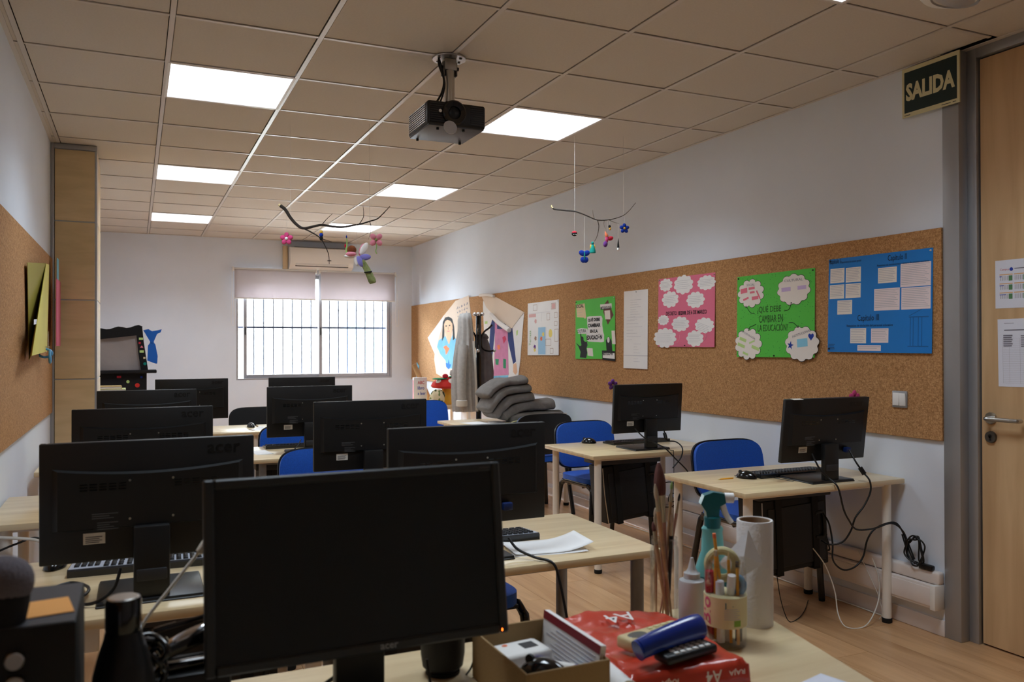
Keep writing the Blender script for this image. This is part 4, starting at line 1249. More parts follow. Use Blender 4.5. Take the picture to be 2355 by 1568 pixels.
# --- pink card with ten clouds
t = poster('poster', 'pink card poster titled DECRETO 18/2008 with ten white clouds', 4.94, 1.828, 0.635, 0.482, 'card_pink', 0.016, -0.004)
for k, (px, py, rx, ry) in enumerate(((1660, 265, 78, 75), (1858, 255, 108, 108), (2100, 228, 95, 80), (1712, 425, 98, 95), (1990, 415, 98, 90), (1635, 665, 67, 60), (1830, 690, 100, 85), (2085, 680, 100, 85), (1655, 865, 135, 115), (1988, 830, 92, 90))):
    u = (px - 1572) / 615.0
    v = (py - (200 - (px - 1578) * 0.1325)) / 775.0
    cx, cy, rx, ry = u * 0.635, -v * 0.482, rx / 615 * 0.635, ry / 775 * 0.482
    decal(t, 'cloud', cloud_pts(cx, cy, rx, ry, 9 + k % 3, 0.2, k * 0.7), 'paper', 1)
    lines(t, 'handwritten_lines', cx - rx * 0.68, cx + rx * 0.68, -cy - ry * 0.42, ry * 0.2, 5, 'ink_pale', 0.0016, 2, 0.25, -0.25 if k == 7 else 0.0)
lettering(t, 'DECRETO 18/2008, DE 6 DE MARZO', 0.098, -0.268, 0.0022, 'ink_black', w=0.455, h=0.032, bold=0.02)
mat('chalk_pink', (240, 170, 186), 0.8)
for pts in ([(.44, .24), (.40, .30), (.36, .34)], [(.84, .20), (.84, .27), (.80, .33)], [(.41, .83), (.40, .90), (.36, .95)], [(.86, .80), (.86, .88), (.80, .93)]):
    obj('drawn_stem', MB().tube([(u * 0.635, -v * 0.482, 0.0012) for u, v in pts], 0.0009, 5), 'chalk_pink', t)
for x, y in ((0.01, 0.01), (0.625, 0.012), (0.32, 0.472)):
    pin(t, x, y, 'steel' if y < 0.1 else 'black_plastic')

# --- long narrow typed sheet
t = poster('paper_strip', 'long narrow white sheet of faint print hanging beside the pink poster', 5.400, 1.768, 0.325, 0.585, 'paper', 0.010, -0.004, 'notice')
lines(t, 'faint_print', 0.09, 0.24, 0.07, 0.018, 9, 'ink_pale', 0.0016, 1, 0.6)
lines(t, 'faint_print', 0.04, 0.27, 0.20, 0.024, 8, 'ink_pale', 0.0016, 1, 0.75)
lines(t, 'faint_print', 0.14, 0.24, 0.40, 0.022, 7, 'ink_pale', 0.0014, 1, 0.8)
obj('join', MB().box(0, 0.325, -0.489, -0.486, 0.001, 0.002), 'ink_pale', t, 0)
pin(t, 0.17, 0.012, 'steel')

# --- green card with black silhouettes
t = poster('poster', 'green card poster with black statue and clock tower cut-outs and bold lettering', 6.165, 1.735, 0.635, 0.492, 'card_green', 0.014, 0.012)
def uv(px, py):
    u = (px - (680 - (py - 432) * 0.093)) / 440.0
    v = (py - (432 - (px - 680) * 0.09)) / 645.0
    return (u * 0.635, -v * 0.492)
def G(pts):
    return [uv(*p) for p in pts]
mat('card_brown', (112, 70, 62), 0.8)
mat('note_tan', (232, 212, 170), 0.8)
decal(t, 'speech_note', G([(683, 475), (785, 462), (790, 618), (775, 632), (760, 620), (680, 615)]), 'note_tan')
lines(t, 'handwritten_lines', 0.018, 0.13, 0.08, 0.022, 3, 'ink_pale', 0.0016)
lettering(t, 'SOCIAL', 0.006, -0.063, 0.0024, 'ink_black', w=0.135, h=0.030, bold=0.025)
decal(t, 'diamond', G([(1045, 430), (1090, 590), (1022, 690), (985, 560), (1000, 480)]), 'card_brown')
decal(t, 'title_strip', G([(960, 478), (1082, 468), (1080, 520), (958, 530)]), 'paper', 2)
lettering(t, 'METODOLOGÍA', 0.420, -0.098, 0.0036, 'ink_black', w=0.165, h=0.030, bold=0.025)
decal(t, 'note', G([(1000, 545), (1058, 540), (1055, 635), (1000, 635)]), 'note_cream', 2)
decal(t, 'title_cloud', G([(800, 610), (830, 605), (960, 600), (970, 625), (962, 690), (965, 770), (972, 800), (965, 870), (940, 880), (790, 880), (772, 860), (775, 790), (800, 760), (795, 690)]), 'paper')
for s, x, y, w, h in (('QUÉ DEBE', 0.212, -0.190, 0.195, 0.036), ('CAMBIAR', 0.212, -0.234, 0.205, 0.031), ('EN LA', 0.250, -0.280, 0.125, 0.028), ('EDUCACIÓN', 0.192, -0.335, 0.25, 0.045)):
    lettering(t, s, x, y, 0.0026, 'ink_black', w=w, h=h, bold=0.055)
decal(t, 'title_cloud', G([(672, 750), (720, 735), (790, 740), (800, 765), (790, 795), (680, 800)]), 'paper')
lettering(t, 'CULTURA', 0.032, -0.272, 0.0026, 'ink_black', w=0.150, h=0.026, bold=0.02)
decal(t, 'statue_cutout', G([(702, 792), (712, 790), (716, 830), (728, 828), (738, 842), (736, 868), (752, 885), (775, 880), (778, 920), (760, 960), (768, 1000), (748, 1062), (675, 1062), (690, 1000), (668, 940), (640, 900), (690, 938), (706, 925), (702, 870)]), 'ink_black')
decal(t, 'tower_cutout', G([(1018, 812), (1046, 855), (1044, 962), (1070, 962), (1064, 1066), (930, 1062), (934, 965), (984, 962), (986, 855)]), 'ink_black')
decal(t, 'clock_face', [(uv(1014, 850)[0] + 0.018 * math.cos(a * 0.4), uv(1014, 850)[1] + 0.023 * math.sin(a * 0.4)) for a in range(16)], 'paper', 2)
decal(t, 'title_strip', G([(942, 985), (1066, 983), (1063, 1042), (938, 1042)]), 'paper', 2)
lettering(t, 'INSTITUCIÓN', 0.444, -0.463, 0.0036, 'ink_black', w=0.160, h=0.032, bold=0.04)
decal(t, 'note', G([(1055, 752), (1088, 750), (1085, 890), (1050, 890)]), 'note_cream')
decal(t, 'note', G([(770, 952), (832, 950), (832, 1036), (770, 1034)]), 'note_cream')
pin(t, 0.012, 0.012)
pin(t, 0.62, 0.012, 'white_plastic')

# --- hand-drawn plan of a room
t = poster('poster', 'white sheet with a hand-drawn coloured room plan next to the paper figures', 7.105, 1.757, 0.635, 0.492, 'paper', 0.012, 0.01)
mat('pencil_brown', (168, 132, 112), 0.8)
mat('pencil_pink', (224, 178, 176), 0.8)
mat('pencil_blue', (158, 198, 226), 0.8)
mat('pencil_yellow2', (238, 218, 122), 0.8)
mat('pencil_green', (116, 170, 84), 0.8)
def outl(t, x0, x1, y0, y1, m, th=0.003):
    g = MB()
    for a, b, c, d in ((x0, x1, y0, y0 + th), (x0, x1, y1 - th, y1), (x0, x0 + th, y0, y1), (x1 - th, x1, y0, y1)):
        g.box(a, b, -d, -c, 0.001, 0.0015)
    return obj('drawn_outline', g, m, t, 0)
decal(t, 'coloured_area', rect(0.225, 0.375, 0.235, 0.485), 'pencil_blue')
decal(t, 'coloured_area', rect(0.025, 0.175, 0.105, 0.135), 'pencil_pink')
decal(t, 'coloured_area', rect(0.50, 0.565, 0.03, 0.075), 'pencil_pink')
decal(t, 'coloured_area', [(0.475 + 0.035 * math.cos(a * 0.3), -0.295 + 0.038 * math.sin(a * 0.3)) for a in range(21)], 'pencil_yellow2')
for r in ((0.12, 0.20, 0.02, 0.075), (0.40, 0.46, 0.11, 0.175), (0.375, 0.485, 0.345, 0.405), (0.49, 0.575, 0.025, 0.08), (0.55, 0.605, 0.11, 0.16), (0.55, 0.605, 0.19, 0.23), (0.555, 0.625, 0.26, 0.37), (0.47, 0.53, 0.43, 0.48)):
    outl(t, *r, 'pencil_brown')
g = MB().box(0.02, 0.46, -0.10, -0.098, 0.001, 0.0014).box(0.29, 0.292, -0.18, -0.098, 0.001, 0.0014).box(0.385, 0.388, -0.485, -0.235, 0.001, 0.0014)
obj('drawn_outline', g, 'ink_pale', t, 0)
lettering(t, 'Terraza', 0.075, -0.40, 0.0018, 'pencil_green', w=0.14, h=0.045, rot=PI / 2)
for cx, cy, m in ((0.17, -0.335, 'pencil_brown'), (0.155, -0.44, 'pencil_yellow2'), (0.17, -0.175, 'pencil_pink'), (0.29, -0.34, 'felt_orange'), (0.33, -0.30, 'pencil_yellow2'), (0.155, -0.415, 'felt_purple')):
    decal(t, 'small_drawing', cloud_pts(cx, cy, 0.025, 0.022, 5, 0.35), m, 2)
pin(t, 0.62, 0.012, 'steel')

# --- two cut-out paper figures (local x = toward the door from the sheet's own origin)
def figure(label, data, y0, parts, bow, name='paper_figure'):
    t = thing(name, label, 'paper figure', matrix=on_wall(y0, 0.0, XR - 0.017))
    for k, m, layer in parts:
        pts = [(y0 - y, z) for y, z in data[k]]
        z = 0.0008 + 0.0009 * (layer - 1)
        nm = k.replace('_l', '').replace('_r', '').replace('2', '')
        o = obj(nm, MB().prism(pts, z, z + 0.0009), m, t, 0)
    return t
mat('skin_pencil', (236, 192, 158), 0.85)
mat('sky_paint', (118, 186, 222), 0.85, var=(12, 0.1))
mat('hair_ink', (18, 18, 22), 0.8)
mat('apron_pink', (206, 132, 172), 0.85, var=(14, 0.1))
mat('navy_paint', (44, 62, 122), 0.85, var=(14, 0.12))
mat('paint_green', (40, 142, 96), 0.85)
mat('paint_orange', (240, 132, 84), 0.85)
mat('paint_red', (200, 50, 90), 0.85)
mat('paint_blue', (38, 118, 192), 0.85)
f1 = figure('cut-out paper woman with long black hair and sky-blue dress pinned in the corner', FIG1, 10.07, (('paper', 'paper_beige', 1), ('fold', 'paper', 2), ('dress', 'sky_paint', 2), ('hair', 'hair_ink', 3), ('face', 'skin_pencil', 4), ('neck', 'skin_pencil', 3), ('heart', 'paint_orange', 3), ('flower', 'paint_blue', 3)), 0.0)
fx = lambda y: 10.07 - y
obj('eyes', MB().box(fx(9.395), fx(9.345), 1.588, 1.602, 0.0045, 0.005).box(fx(9.275), fx(9.225), 1.592, 1.606, 0.0045, 0.005), 'ink_black', f1, 0)
obj('mouth', MB().box(fx(9.335), fx(9.255), 1.527, 1.536, 0.0045, 0.005), 'strip_pink', f1, 0)
obj('nose', MB().box(fx(9.305), fx(9.29), 1.55, 1.585, 0.0045, 0.005), 'pencil_brown', f1, 0)
g = MB()
for r in range(5):
    for k in range(8 - r):
        a = 9.02 - k * 0.05 - r * 0.03 + 0.012 * ((k * 5 + r) % 3)
        g.box(fx(a), fx(a - 0.014 - 0.010 * ((k + r) % 2)), 1.78 - r * 0.045 + k * 0.006, 1.795 - r * 0.045 + k * 0.006 + 0.01 * (k % 2), 0.0018, 0.0022)
obj('handwriting', g, 'ink_grey', f1, 0)['kind'] = 'stuff'
f2 = figure('cut-out paper child in a pink apron with the top folded over', FIG2, 8.26, (('paper', 'paper', 1), ('fold', 'paper_beige', 5), ('sleeve_l', 'navy_paint', 2), ('sleeve_r', 'navy_paint', 2), ('yoke', 'navy_paint', 2), ('apron', 'apron_pink', 3), ('jeans', 'sky_paint', 2), ('hand_l', 'skin_pencil', 2), ('hand_r', 'skin_pencil', 2), ('heart', 'paint_red', 4), ('spot', 'paint_orange', 4), ('leaf', 'paint_green', 4), ('leaf2', 'paint_green', 4), ('note', 'strip_lime', 2), ('note2', 'strip_aqua', 2), ('tag', 'strip_lime', 2)), 0.0)
obj('paper_roll', MB().tube([(8.26 - 7.93, 1.68, 0.03), (8.26 - 7.72, 1.59, 0.034), (8.26 - 7.47, 1.51, 0.03)], 0.024, 12), 'paper', f2)
obj('top_curl', MB().tube([(8.26 - 8.26, 1.90, 0.02), (8.26 - 8.05, 1.895, 0.026), (8.26 - 7.88, 1.87, 0.02)], 0.015, 12), 'paper', f2)
gm = thing('pinned_strip', 'small teal and white paper strip pinned low in the corner of the cork', 'paper strip', matrix=on_wall(10.52, 1.14))
obj('strip', MB().prism([(0, 0), (0.10, -0.05), (0.05, -0.24), (-0.03, -0.22)], 0.001, 0.006), 'strip_aqua', gm, 0)
obj('dark_end', MB().prism([(0.07, -0.12), (0.10, -0.05), (0.05, -0.24), (0.02, -0.22)], 0.006, 0.009), 'ink_black', gm, 0)

# ================================================================== LEFT WALL
mat('folder_yellow', (214, 204, 92), 0.7, var=(4, 0.04))
mat('folder_yellow_shaded', (150, 138, 52), 0.75)  # shade on the folder's inner leaf, put into the card colour
fo = thing('card_folder', 'yellow card folder bulging off the cork board beside the pillar', 'folder', (0, 0, 0))
def leaf(name, pts, m):
    o = obj(name, MB().add(pts, [(0, 1, 2, 3)]), m, fo, 0)
    md = o.modifiers.new('card', 'SOLIDIFY'); md.thickness = 0.003
    return o
wl_ = XL + 0.02
leaf('back_leaf', [(-0.485, 4.671, 1.768), (-0.46, 5.308, 1.823), (-0.43, 4.31, 1.315), (-0.485, 4.748, 1.289)], 'folder_yellow_shaded')
leaf('front_leaf', [(-0.46, 5.308, 1.823), (-0.48, 5.725, 1.855), (-0.47, 5.478, 1.329), (-0.43, 4.31, 1.315)], 'folder_yellow')
obj('title_strip', MB().add([(-0.434, 4.45, 1.46), (-0.434, 4.46, 1.485), (-0.456, 5.15, 1.508), (-0.456, 5.14, 1.484)], [(0, 1, 2, 3)]), 'paper_cool', fo, 0)
pk = tag(obj('pink_card', MB().rbox(0, 0.004, 0, 0.30, 0, 0.42, 0.001, 1), 'card_pink', None, 0), 'pink card peeping out beside the yellow folder', 'card')
pk.location = (XL + 0.06, 5.83, 1.36)
bc = tag(obj('blue_card', MB().rbox(0, 0.004, 0, 0.12, 0, 0.30, 0.001, 1), 'strip_aqua', None, 0), 'pale blue card peeping out above the pink card beside the folder', 'card')
bc.location = (XL + 0.055, 5.95, 1.62)
mat('scissor_blue', (90, 160, 206), 0.4)
scz = thing('scissors', 'light blue handled scissors hanging on the cork board below the folder', 'scissors', (XL + 0.045, 5.32, 1.325))
for s in (-1, 1):
    obj('blade', MB().prism([(0, 0), (0.006, 0.0), (0.002, 0.10), (-0.002, 0.10)], 0, 0.002), 'steel', scz)
    b = scz.children[-1]
    b.matrix_local = Matrix.Translation((0.02 + 0.003 * s, 0.02 * s, 0.02)) @ Matrix.Rotation(0.25 * s, 4, 'X') @ Matrix(((0, 0, 1, 0), (1, 0, 0, 0), (0, 1, 0, 0), (0, 0, 0, 1)))
    ring = [(0.02 + 0.004 * s, 0.030 * s + 0.024 * math.cos(a * PI / 5), -0.025 + 0.034 * math.sin(a * PI / 5)) for a in range(11)]
    obj('handle', MB().tube(ring, 0.007, 8), 'scissor_blue', scz)
obj('hook', MB().tube([(-0.032, 0, 0.03), (0.0, 0, 0.03), (0.024, 0, 0.03)], 0.0025, 6, 0), 'steel', scz)

# ================================================================== PROJECTOR
pj = thing('projector', 'black ceiling projector hanging on a silver pole mount', 'projector', (1.336, 3.636, H))
mt = obj('ceiling_plate', MB().lathe([(0.0, -0.006), (0.078, -0.006), (0.080, -0.001), (0.08, 0.0)], n=36), 'steel', pj)
for k in range(6):
    a = k * PI / 3 + 0.3
    obj('screw', MB().cyl((0.058 * math.cos(a), 0.058 * math.sin(a), -0.006), (0.058 * math.cos(a), 0.058 * math.sin(a), -0.010), 0.007, n=10), 'dark_steel', mt)
jk = obj('joint', MB().rbox(-0.030, 0.030, -0.026, 0.026, -0.060, -0.006, 0.005), 'steel', pj)
for s in (-1, 1):
    obj('clamp_knob', MB().cyl((s * 0.030, 0, -0.045), (s * 0.046, 0, -0.045), 0.009, n=12), 'black_plastic', jk)
    obj('side_plate', MB().rbox(s * 0.031 - 0.003, s * 0.031 + 0.003, -0.02, 0.02, -0.085, -0.02, 0.002), 'dark_steel', jk)
obj('pole', MB().cyl((0, 0, -0.055), (0, 0, -0.222), 0.026, n=28), 'steel', pj)
obj('pole_collar', MB().cyl((0, 0, -0.208), (0, 0, -0.232), 0.029, n=28), 'black_plastic', pj)
obj('mount_spider', MB().lathe([(0.0, -0.245), (0.10, -0.245), (0.095, -0.235), (0.04, -0.228), (0.0, -0.228)], n=32), 'dark_steel', pj)
bx0, bx1, by0, by1, bz0, bz1 = -0.158, 0.120, -0.155, 0.135, -0.358, -0.250
body = obj('body', MB().rbox(bx0, bx1, by0, by1, bz0, bz1, 0.012, 3), 'black_plastic', pj)
mat('projector_grey', (70, 71, 76), 0.4)
obj('underside', MB().rbox(bx0 + 0.006, bx1 - 0.006, by0 + 0.006, by1 - 0.006, bz0 - 0.004, bz0 + 0.004, 0.003), 'projector_grey', pj)
for k in range(9):
    z = bz0 + 0.014 + k * 0.0098
    obj('vent_slat', MB().box(bx0 - 0.0035, bx0 + 0.002, by0 + 0.03, by1 - 0.02, z, z + 0.0045), 'steel', pj, 0)
    obj('vent_slat', MB().box(bx0 + 0.012, bx0 + 0.085, by0 - 0.0025, by0 + 0.002, z, z + 0.0045), 'charcoal_plastic', pj, 0)
    obj('vent_slat', MB().box(0.045, bx1 - 0.006, by0 - 0.0025, by0 + 0.002, z, z + 0.0045), 'charcoal_plastic', pj, 0)
lc = (-0.035, by0, -0.300)
ln = obj('lens_barrel', MB(Matrix.Translation(lc) @ Matrix.Rotation(PI / 2, 4, 'X')).lathe([(0.056, -0.01), (0.056, 0.012), (0.050, 0.016), (0.030, 0.010), (0.028, 0.002)], n=36), 'black_gloss', pj)
obj('lens_glass', MB(Matrix.Translation(lc) @ Matrix.Rotation(PI / 2, 4, 'X')).lathe([(0.0, 0.012), (0.012, 0.010), (0.022, 0.006), (0.028, 0.001)], n=28), 'screen_black', ln)
obj('lens_cap', MB(Matrix.Translation((-0.060, by0 - 0.018, -0.372)) @ Matrix.Rotation(PI / 2 - 0.2, 4, 'X')).lathe([(0.0, 0.0), (0.030, 0.0), (0.032, 0.003), (0.031, 0.006), (0.0, 0.005)], n=28), 'frosted', pj)
obj('status_light', MB().cyl((-0.100, by0 - 0.001, -0.296), (-0.100, by0 - 0.005, -0.296), 0.007, n=14), 'white_plastic', pj)
for x, y in ((-0.10, -0.12), (0.02, -0.13), (0.09, 0.10), (-0.12, 0.11)):
    obj('foot', MB().cyl((x, y, bz0 - 0.004), (x, y, bz0 - 0.014), 0.006, n=10), 'black_rubber', pj)
obj('signal_cable', MB().tube([(-0.055, -0.01, -0.004), (-0.060, -0.03, -0.05), (-0.040, -0.04, -0.12), (-0.055, -0.03, -0.19), (-0.09, 0.01, -0.248)], 0.005, 8), 'cable_black', pj)
obj('signal_cable', MB().tube([(-0.05, 0.0, -0.004), (-0.04, -0.02, -0.07), (-0.034, -0.03, -0.15), (-0.06, 0.0, -0.25)], 0.004, 8), 'cable_black', pj)
obj('antenna', MB().tube([(0.05, 0.03, -0.25), (0.056, 0.02, -0.20)], 0.003, 6, 0), 'black_plastic', pj)

# ================================================================== HANGING MOBILES
def thread(t, x, y, z0, z1):
    obj('thread', MB().cyl((x, y, z0), (x, y, z1), 0.0008, n=5), 'thread', t)
m1 = thing('twig_mobile', 'dark forked branch hung from the ceiling with felt figures, beside the air conditioner', 'mobile', (0, 0, 0), 0, 'hanging twig mobiles')
A = [(0.797, 5.126, 2.206), (0.824, 5.114, 2.182), (0.852, 5.101, 2.134), (0.886, 5.086, 2.092), (0.922, 5.07, 2.069), (0.977, 5.045, 2.079), (1.025, 5.023, 2.089), (1.085, 4.996, 2.079), (1.145, 4.968, 2.076), (1.197, 4.944, 2.086), (1.24, 4.925, 2.094), (1.288, 4.903, 2.11), (1.331, 4.883, 2.125), (1.36, 4.87, 2.154), (1.401, 4.851, 2.201)]
br = obj('branch', MB().tube(A, lambda t: 0.0085 * (1 - t) ** 0.8 + 0.0018, 8, 4), 'twig_bark', m1)
obj('cut_end', MB().cyl((0.797, 5.126, 2.206), (0.788, 5.13, 2.213), 0.0085, 0.007, 10), 'twig_cut', br)
for pts, r in (([(0.922, 5.07, 2.069), (0.972, 5.047, 2.042), (1.018, 5.027, 2.008), (1.044, 5.015, 1.96), (1.063, 5.007, 1.908), (1.066, 5.006, 1.852)], 0.0048), ([(1.025, 5.023, 2.089), (1.049, 5.012, 2.121), (1.085, 4.995, 2.158)], 0.0028), ([(1.231, 4.929, 2.094), (1.255, 4.918, 2.139), (1.252, 4.919, 2.202)], 0.0028), ([(1.331, 4.883, 2.125), (1.35, 4.874, 2.144), (1.372, 4.864, 2.162)], 0.0026), ([(1.018, 5.027, 2.008), (1.049, 5.012, 1.997), (1.08, 4.998, 1.987)], 0.0026), ([(1.288, 4.903, 2.11), (1.296, 4.90, 2.08), (1.292, 4.90, 2.04), (1.282, 4.905, 2.0)], 0.0022)):
    obj('twig', MB().tube(pts, lambda t, r=r: r * (1 - 0.65 * t), 7, 4), 'twig_bark', m1)
thread(m1, 0.852, 5.101, 2.134, H)
thread(m1, 1.288, 4.903, 2.11, H)
m2 = thing('twig_mobile', 'thin curved branch hung from the ceiling with felt butterflies near the poster wall', 'mobile', (0, 0, 0), 0, 'hanging twig mobiles')
B = [(2.436, 4.709, 2.239), (2.447, 4.704, 2.23), (2.508, 4.676, 2.222), (2.563, 4.651, 2.216), (2.609, 4.63, 2.199), (2.655, 4.61, 2.177), (2.695, 4.591, 2.16), (2.749, 4.567, 2.16), (2.802, 4.543, 2.171), (2.848, 4.522, 2.19), (2.883, 4.505, 2.223), (2.919, 4.489, 2.271)]
br = obj('branch', MB().tube(B, lambda t: 0.0042 * (1 - t) + 0.0014, 8, 4), 'twig_bark', m2)
obj('cut_end', MB().tube([(2.436, 4.709, 2.239), (2.428, 4.712, 2.243), (2.428, 4.712, 2.256)], 0.004, 8, 3), 'twig_cut', br)
for pts, r in (([(2.695, 4.591, 2.16), (2.703, 4.588, 2.126), (2.7, 4.589, 2.087), (2.69, 4.594, 2.048), (2.678, 4.6, 2.023)], 0.003), ([(2.761, 4.561, 2.162), (2.787, 4.55, 2.148), (2.822, 4.533, 2.137)], 0.002), ([(2.68, 4.60, 2.166), (2.672, 4.603, 2.19), (2.668, 4.605, 2.225)], 0.0018), ([(2.735, 4.573, 2.16), (2.733, 4.574, 2.13), (2.742, 4.57, 2.10)], 0.0014)):
    obj('twig', MB().tube(pts, lambda t, r=r: r * (1 - 0.6 * t), 7, 4), 'twig_bark', m2)
thread(m2, 2.563, 4.651, 2.216, H)
thread(m2, 2.848, 4.522, 2.19, H)

def facing(p):
    """ornament frame at p: x to the right and z up as seen from the front of the class"""
    return Matrix.Translation(p) @ Matrix.Rotation(-0.30, 4, 'Z')
def ornament(name, label, p, top, cat='felt ornament', loops=None):
    t = thing(name, label, cat, matrix=facing(p), group='felt ornaments on the mobiles')
    if top:
        obj('thread', MB().cyl((0, 0, 0.0), (0, 0, top - p[2]), 0.0007, n=5), 'thread', t)
    return t
def flower(label, p, top, m, r, n, cm, cr):
    t = ornament('felt_flower', label, p, top)
    for k in range(n):
        a = 2 * PI * k / n + (PI / 2 if n == 5 else PI / 4)
        M = Matrix.Rotation(-a, 4, 'Y')
        obj('petal', MB(M).ball((r * 0.62, 0, 0), (r * 0.48, r * 0.22, r * 0.40), 12, 8), m, t)
    obj('flower_centre', MB().ball((0, -r * 0.16, 0), (cr, cr * 0.7, cr), 12, 8), cm, t)
    return t
flower('deep pink felt flower with a white centre hanging from the forked branch', (0.831, 5.112, 2.006), 2.166, 'felt_pink', 0.036, 5, 'felt_white', 0.010)
f = flower('pale rose felt flower with a trailing green stem under the forked branch', (1.324, 4.887, 1.999), 2.122, 'felt_rose', 0.042, 4, 'felt_olive', 0.008)
obj('stem', MB().tube([(0, 0, 0), (0.003, 0, -0.04), (-0.002, 0, -0.07), (0.004, 0, -0.085)], 0.003, 6), 'felt_green', f)
flower('dark blue felt flower with a yellow centre on the curved branch', (2.853, 4.52, 2.106), 2.192, 'felt_blue', 0.030, 5, 'felt_yellow', 0.008)
t = ornament('felt_bird', 'tiny blue, black and yellow felt bird on the forked branch', (1.022, 5.024, 2.026), 2.088)
obj('body', MB().ball((0, 0, -0.018), (0.011, 0.011, 0.014), 12, 8), 'felt_black', t)
obj('breast', MB().ball((0, 0, 0.002), (0.012, 0.012, 0.013), 12, 8), 'felt_blue', t)
obj('head', MB().ball((0, 0, 0.020), (0.010, 0.010, 0.011), 12, 8), 'felt_yellow', t)
t = ornament('felt_sprite', 'slim green felt sprite hanging above the winged doll', (1.161, 4.961, 1.981), 2.078)
obj('body', MB().tube([(0, 0, 0.035), (0.003, 0, 0.0), (0.0, 0, -0.035), (0.004, 0, -0.06)], lambda u: 0.002 + 0.006 * u, 8), 'felt_green', t)
obj('cap', MB().ball((0, 0, 0.035), (0.004, 0.004, 0.010), 10, 6), 'felt_blue', t)
obj('ladybird', MB().ball((-0.006, 0, -0.02), (0.007, 0.006, 0.012), 10, 6), 'felt_red', t)
# winged doll
t = ornament('felt_fairy', 'felt doll with lilac wings, brown hair and mossy green skirt hanging from the branch', (1.205, 4.886, 1.885), 2.088, 'felt doll')
obj('hair', MB().ball((-0.030, 0, 0.046), (0.028, 0.024, 0.027), 16, 10), 'hair_brown', t)
obj('face', MB().ball((-0.033, -0.008, 0.020), (0.031, 0.020, 0.016), 16, 10), 'felt_rose', t)
obj('collar', MB().ball((-0.036, 0, 0.008), (0.040, 0.018, 0.013), 16, 8), 'felt_white', t)
for m, a, c, r in (('felt_white', 1.05, (0.042, 0.012, 0.055), (0.042, 0.006, 0.019)), ('felt_rose', 1.25, (0.030, 0.016, 0.050), (0.040, 0.006, 0.016)), ('felt_lilac', 0.10, (0.048, 0.010, 0.004), (0.036, 0.006, 0.019)), ('felt_lilac', -1.1, (0.020, -0.012, -0.024), (0.036, 0.007, 0.017)), ('felt_white', -1.3, (-0.002, -0.010, -0.020), (0.032, 0.006, 0.012))):
    obj('wing', MB(Matrix.Translation(c) @ Matrix.Rotation(-a, 4, 'Y')).ball((0, 0, 0), r, 14, 8), m, t)
obj('skirt', MB().tube([(0.030, 0, -0.018), (0.052, 0, -0.055), (0.072, 0, -0.095), (0.090, 0, -0.135), (0.096, 0, -0.152)], lambda u: (0.016 + 0.010 * u) if u < 0.75 else 0.0235 * (1.6 - 0.8 * u), 14, 4), 'felt_olive', t)
obj('sash', MB().tube([(0.046, -0.018, -0.09), (0.066, -0.024, -0.088), (0.090, -0.018, -0.084)], 0.004, 8), 'felt_black', t)
# second mobile
t = ornament('felt_ladybird', 'small round red and black felt ladybird on the curved branch', (2.561, 4.653, 2.074), 2.214)
obj('body', MB().ball((0, 0, -0.003), (0.0185, 0.016, 0.014), 16, 10), 'felt_black', t)
obj('wing_case', MB().ball((0, 0, 0.005), (0.017, 0.0155, 0.011), 16, 8), 'felt_red', t)
obj('spot', MB().ball((-0.006, -0.013, -0.008), (0.004, 0.003, 0.003), 8, 6).ball((0.008, -0.013, -0.008), (0.004, 0.003, 0.003), 8, 6), 'felt_white', t)
t = ornament('felt_butterfly', 'royal blue felt butterfly hanging lowest from the curved branch', (2.619, 4.627, 1.926), 2.192)
for s in (-1, 1):
    obj('wing', MB(Matrix.Rotation(-s * 0.5, 4, 'Y')).ball((s * 0.022, 0, 0.012), (0.024, 0.006, 0.018), 14, 8), 'felt_blue', t)
    obj('wing', MB(Matrix.Rotation(s * 0.4, 4, 'Y')).ball((s * 0.016, 0, -0.016), (0.018, 0.006, 0.020), 14, 8), 'felt_blue', t)
    obj('antenna', MB().tube([(0, 0, 0.025), (s * 0.006, 0, 0.036), (s * 0.013, 0, 0.038)], 0.0014, 6), 'felt_black', t)
obj('body', MB().ball((0, -0.003, 0.004), (0.005, 0.007, 0.030), 10, 8), 'felt_teal', t)
t = ornament('felt_gnome', 'teal felt gnome with yellow arms on the curved branch twig', (2.667, 4.605, 1.990), 2.022)
obj('body', MB().lathe([(0.0, -0.040), (0.020, -0.040), (0.019, -0.025), (0.010, 0.006), (0.006, 0.012), (0.0, 0.013)], n=16), 'felt_teal', t)
obj('head', MB().ball((0, 0, 0.022), (0.009, 0.009, 0.011), 12, 8), 'felt_teal', t)
for s in (-1, 1):
    obj('arm', MB().ball((s * 0.012, 0, -0.004), (0.006, 0.006, 0.017), 10, 8), 'felt_yellow', t)
t = ornament('felt_fairy', 'small orange, red and purple felt fairy on the curved branch', (2.754, 4.565, 2.042), 2.16, 'felt doll')
obj('hood', MB(Matrix.Rotation(-0.35, 4, 'Y')).lathe([(0.0, 0.052), (0.006, 0.036), (0.011, 0.020), (0.010, 0.012), (0.0, 0.010)], n=14), 'felt_orange', t)
obj('body', MB().ball((-0.004, 0, -0.004), (0.011, 0.010, 0.024), 12, 8), 'felt_pink', t)
obj('wing', MB(Matrix.Rotation(-0.35, 4, 'Y')).ball((0.018, 0, -0.006), (0.020, 0.006, 0.014), 12, 8), 'felt_red', t)
obj('skirt', MB(Matrix.Rotation(0.15, 4, 'Y')).ball((-0.008, 0, -0.038), (0.015, 0.010, 0.020), 12, 8), 'felt_purple', t)
t = ornament('felt_bee', 'tiny black and yellow felt bee close under the curved branch', (2.766, 4.559, 2.118), 2.162)
obj('body', MB().ball((0, 0, 0), (0.009, 0.008, 0.010), 10, 8), 'felt_black', t)
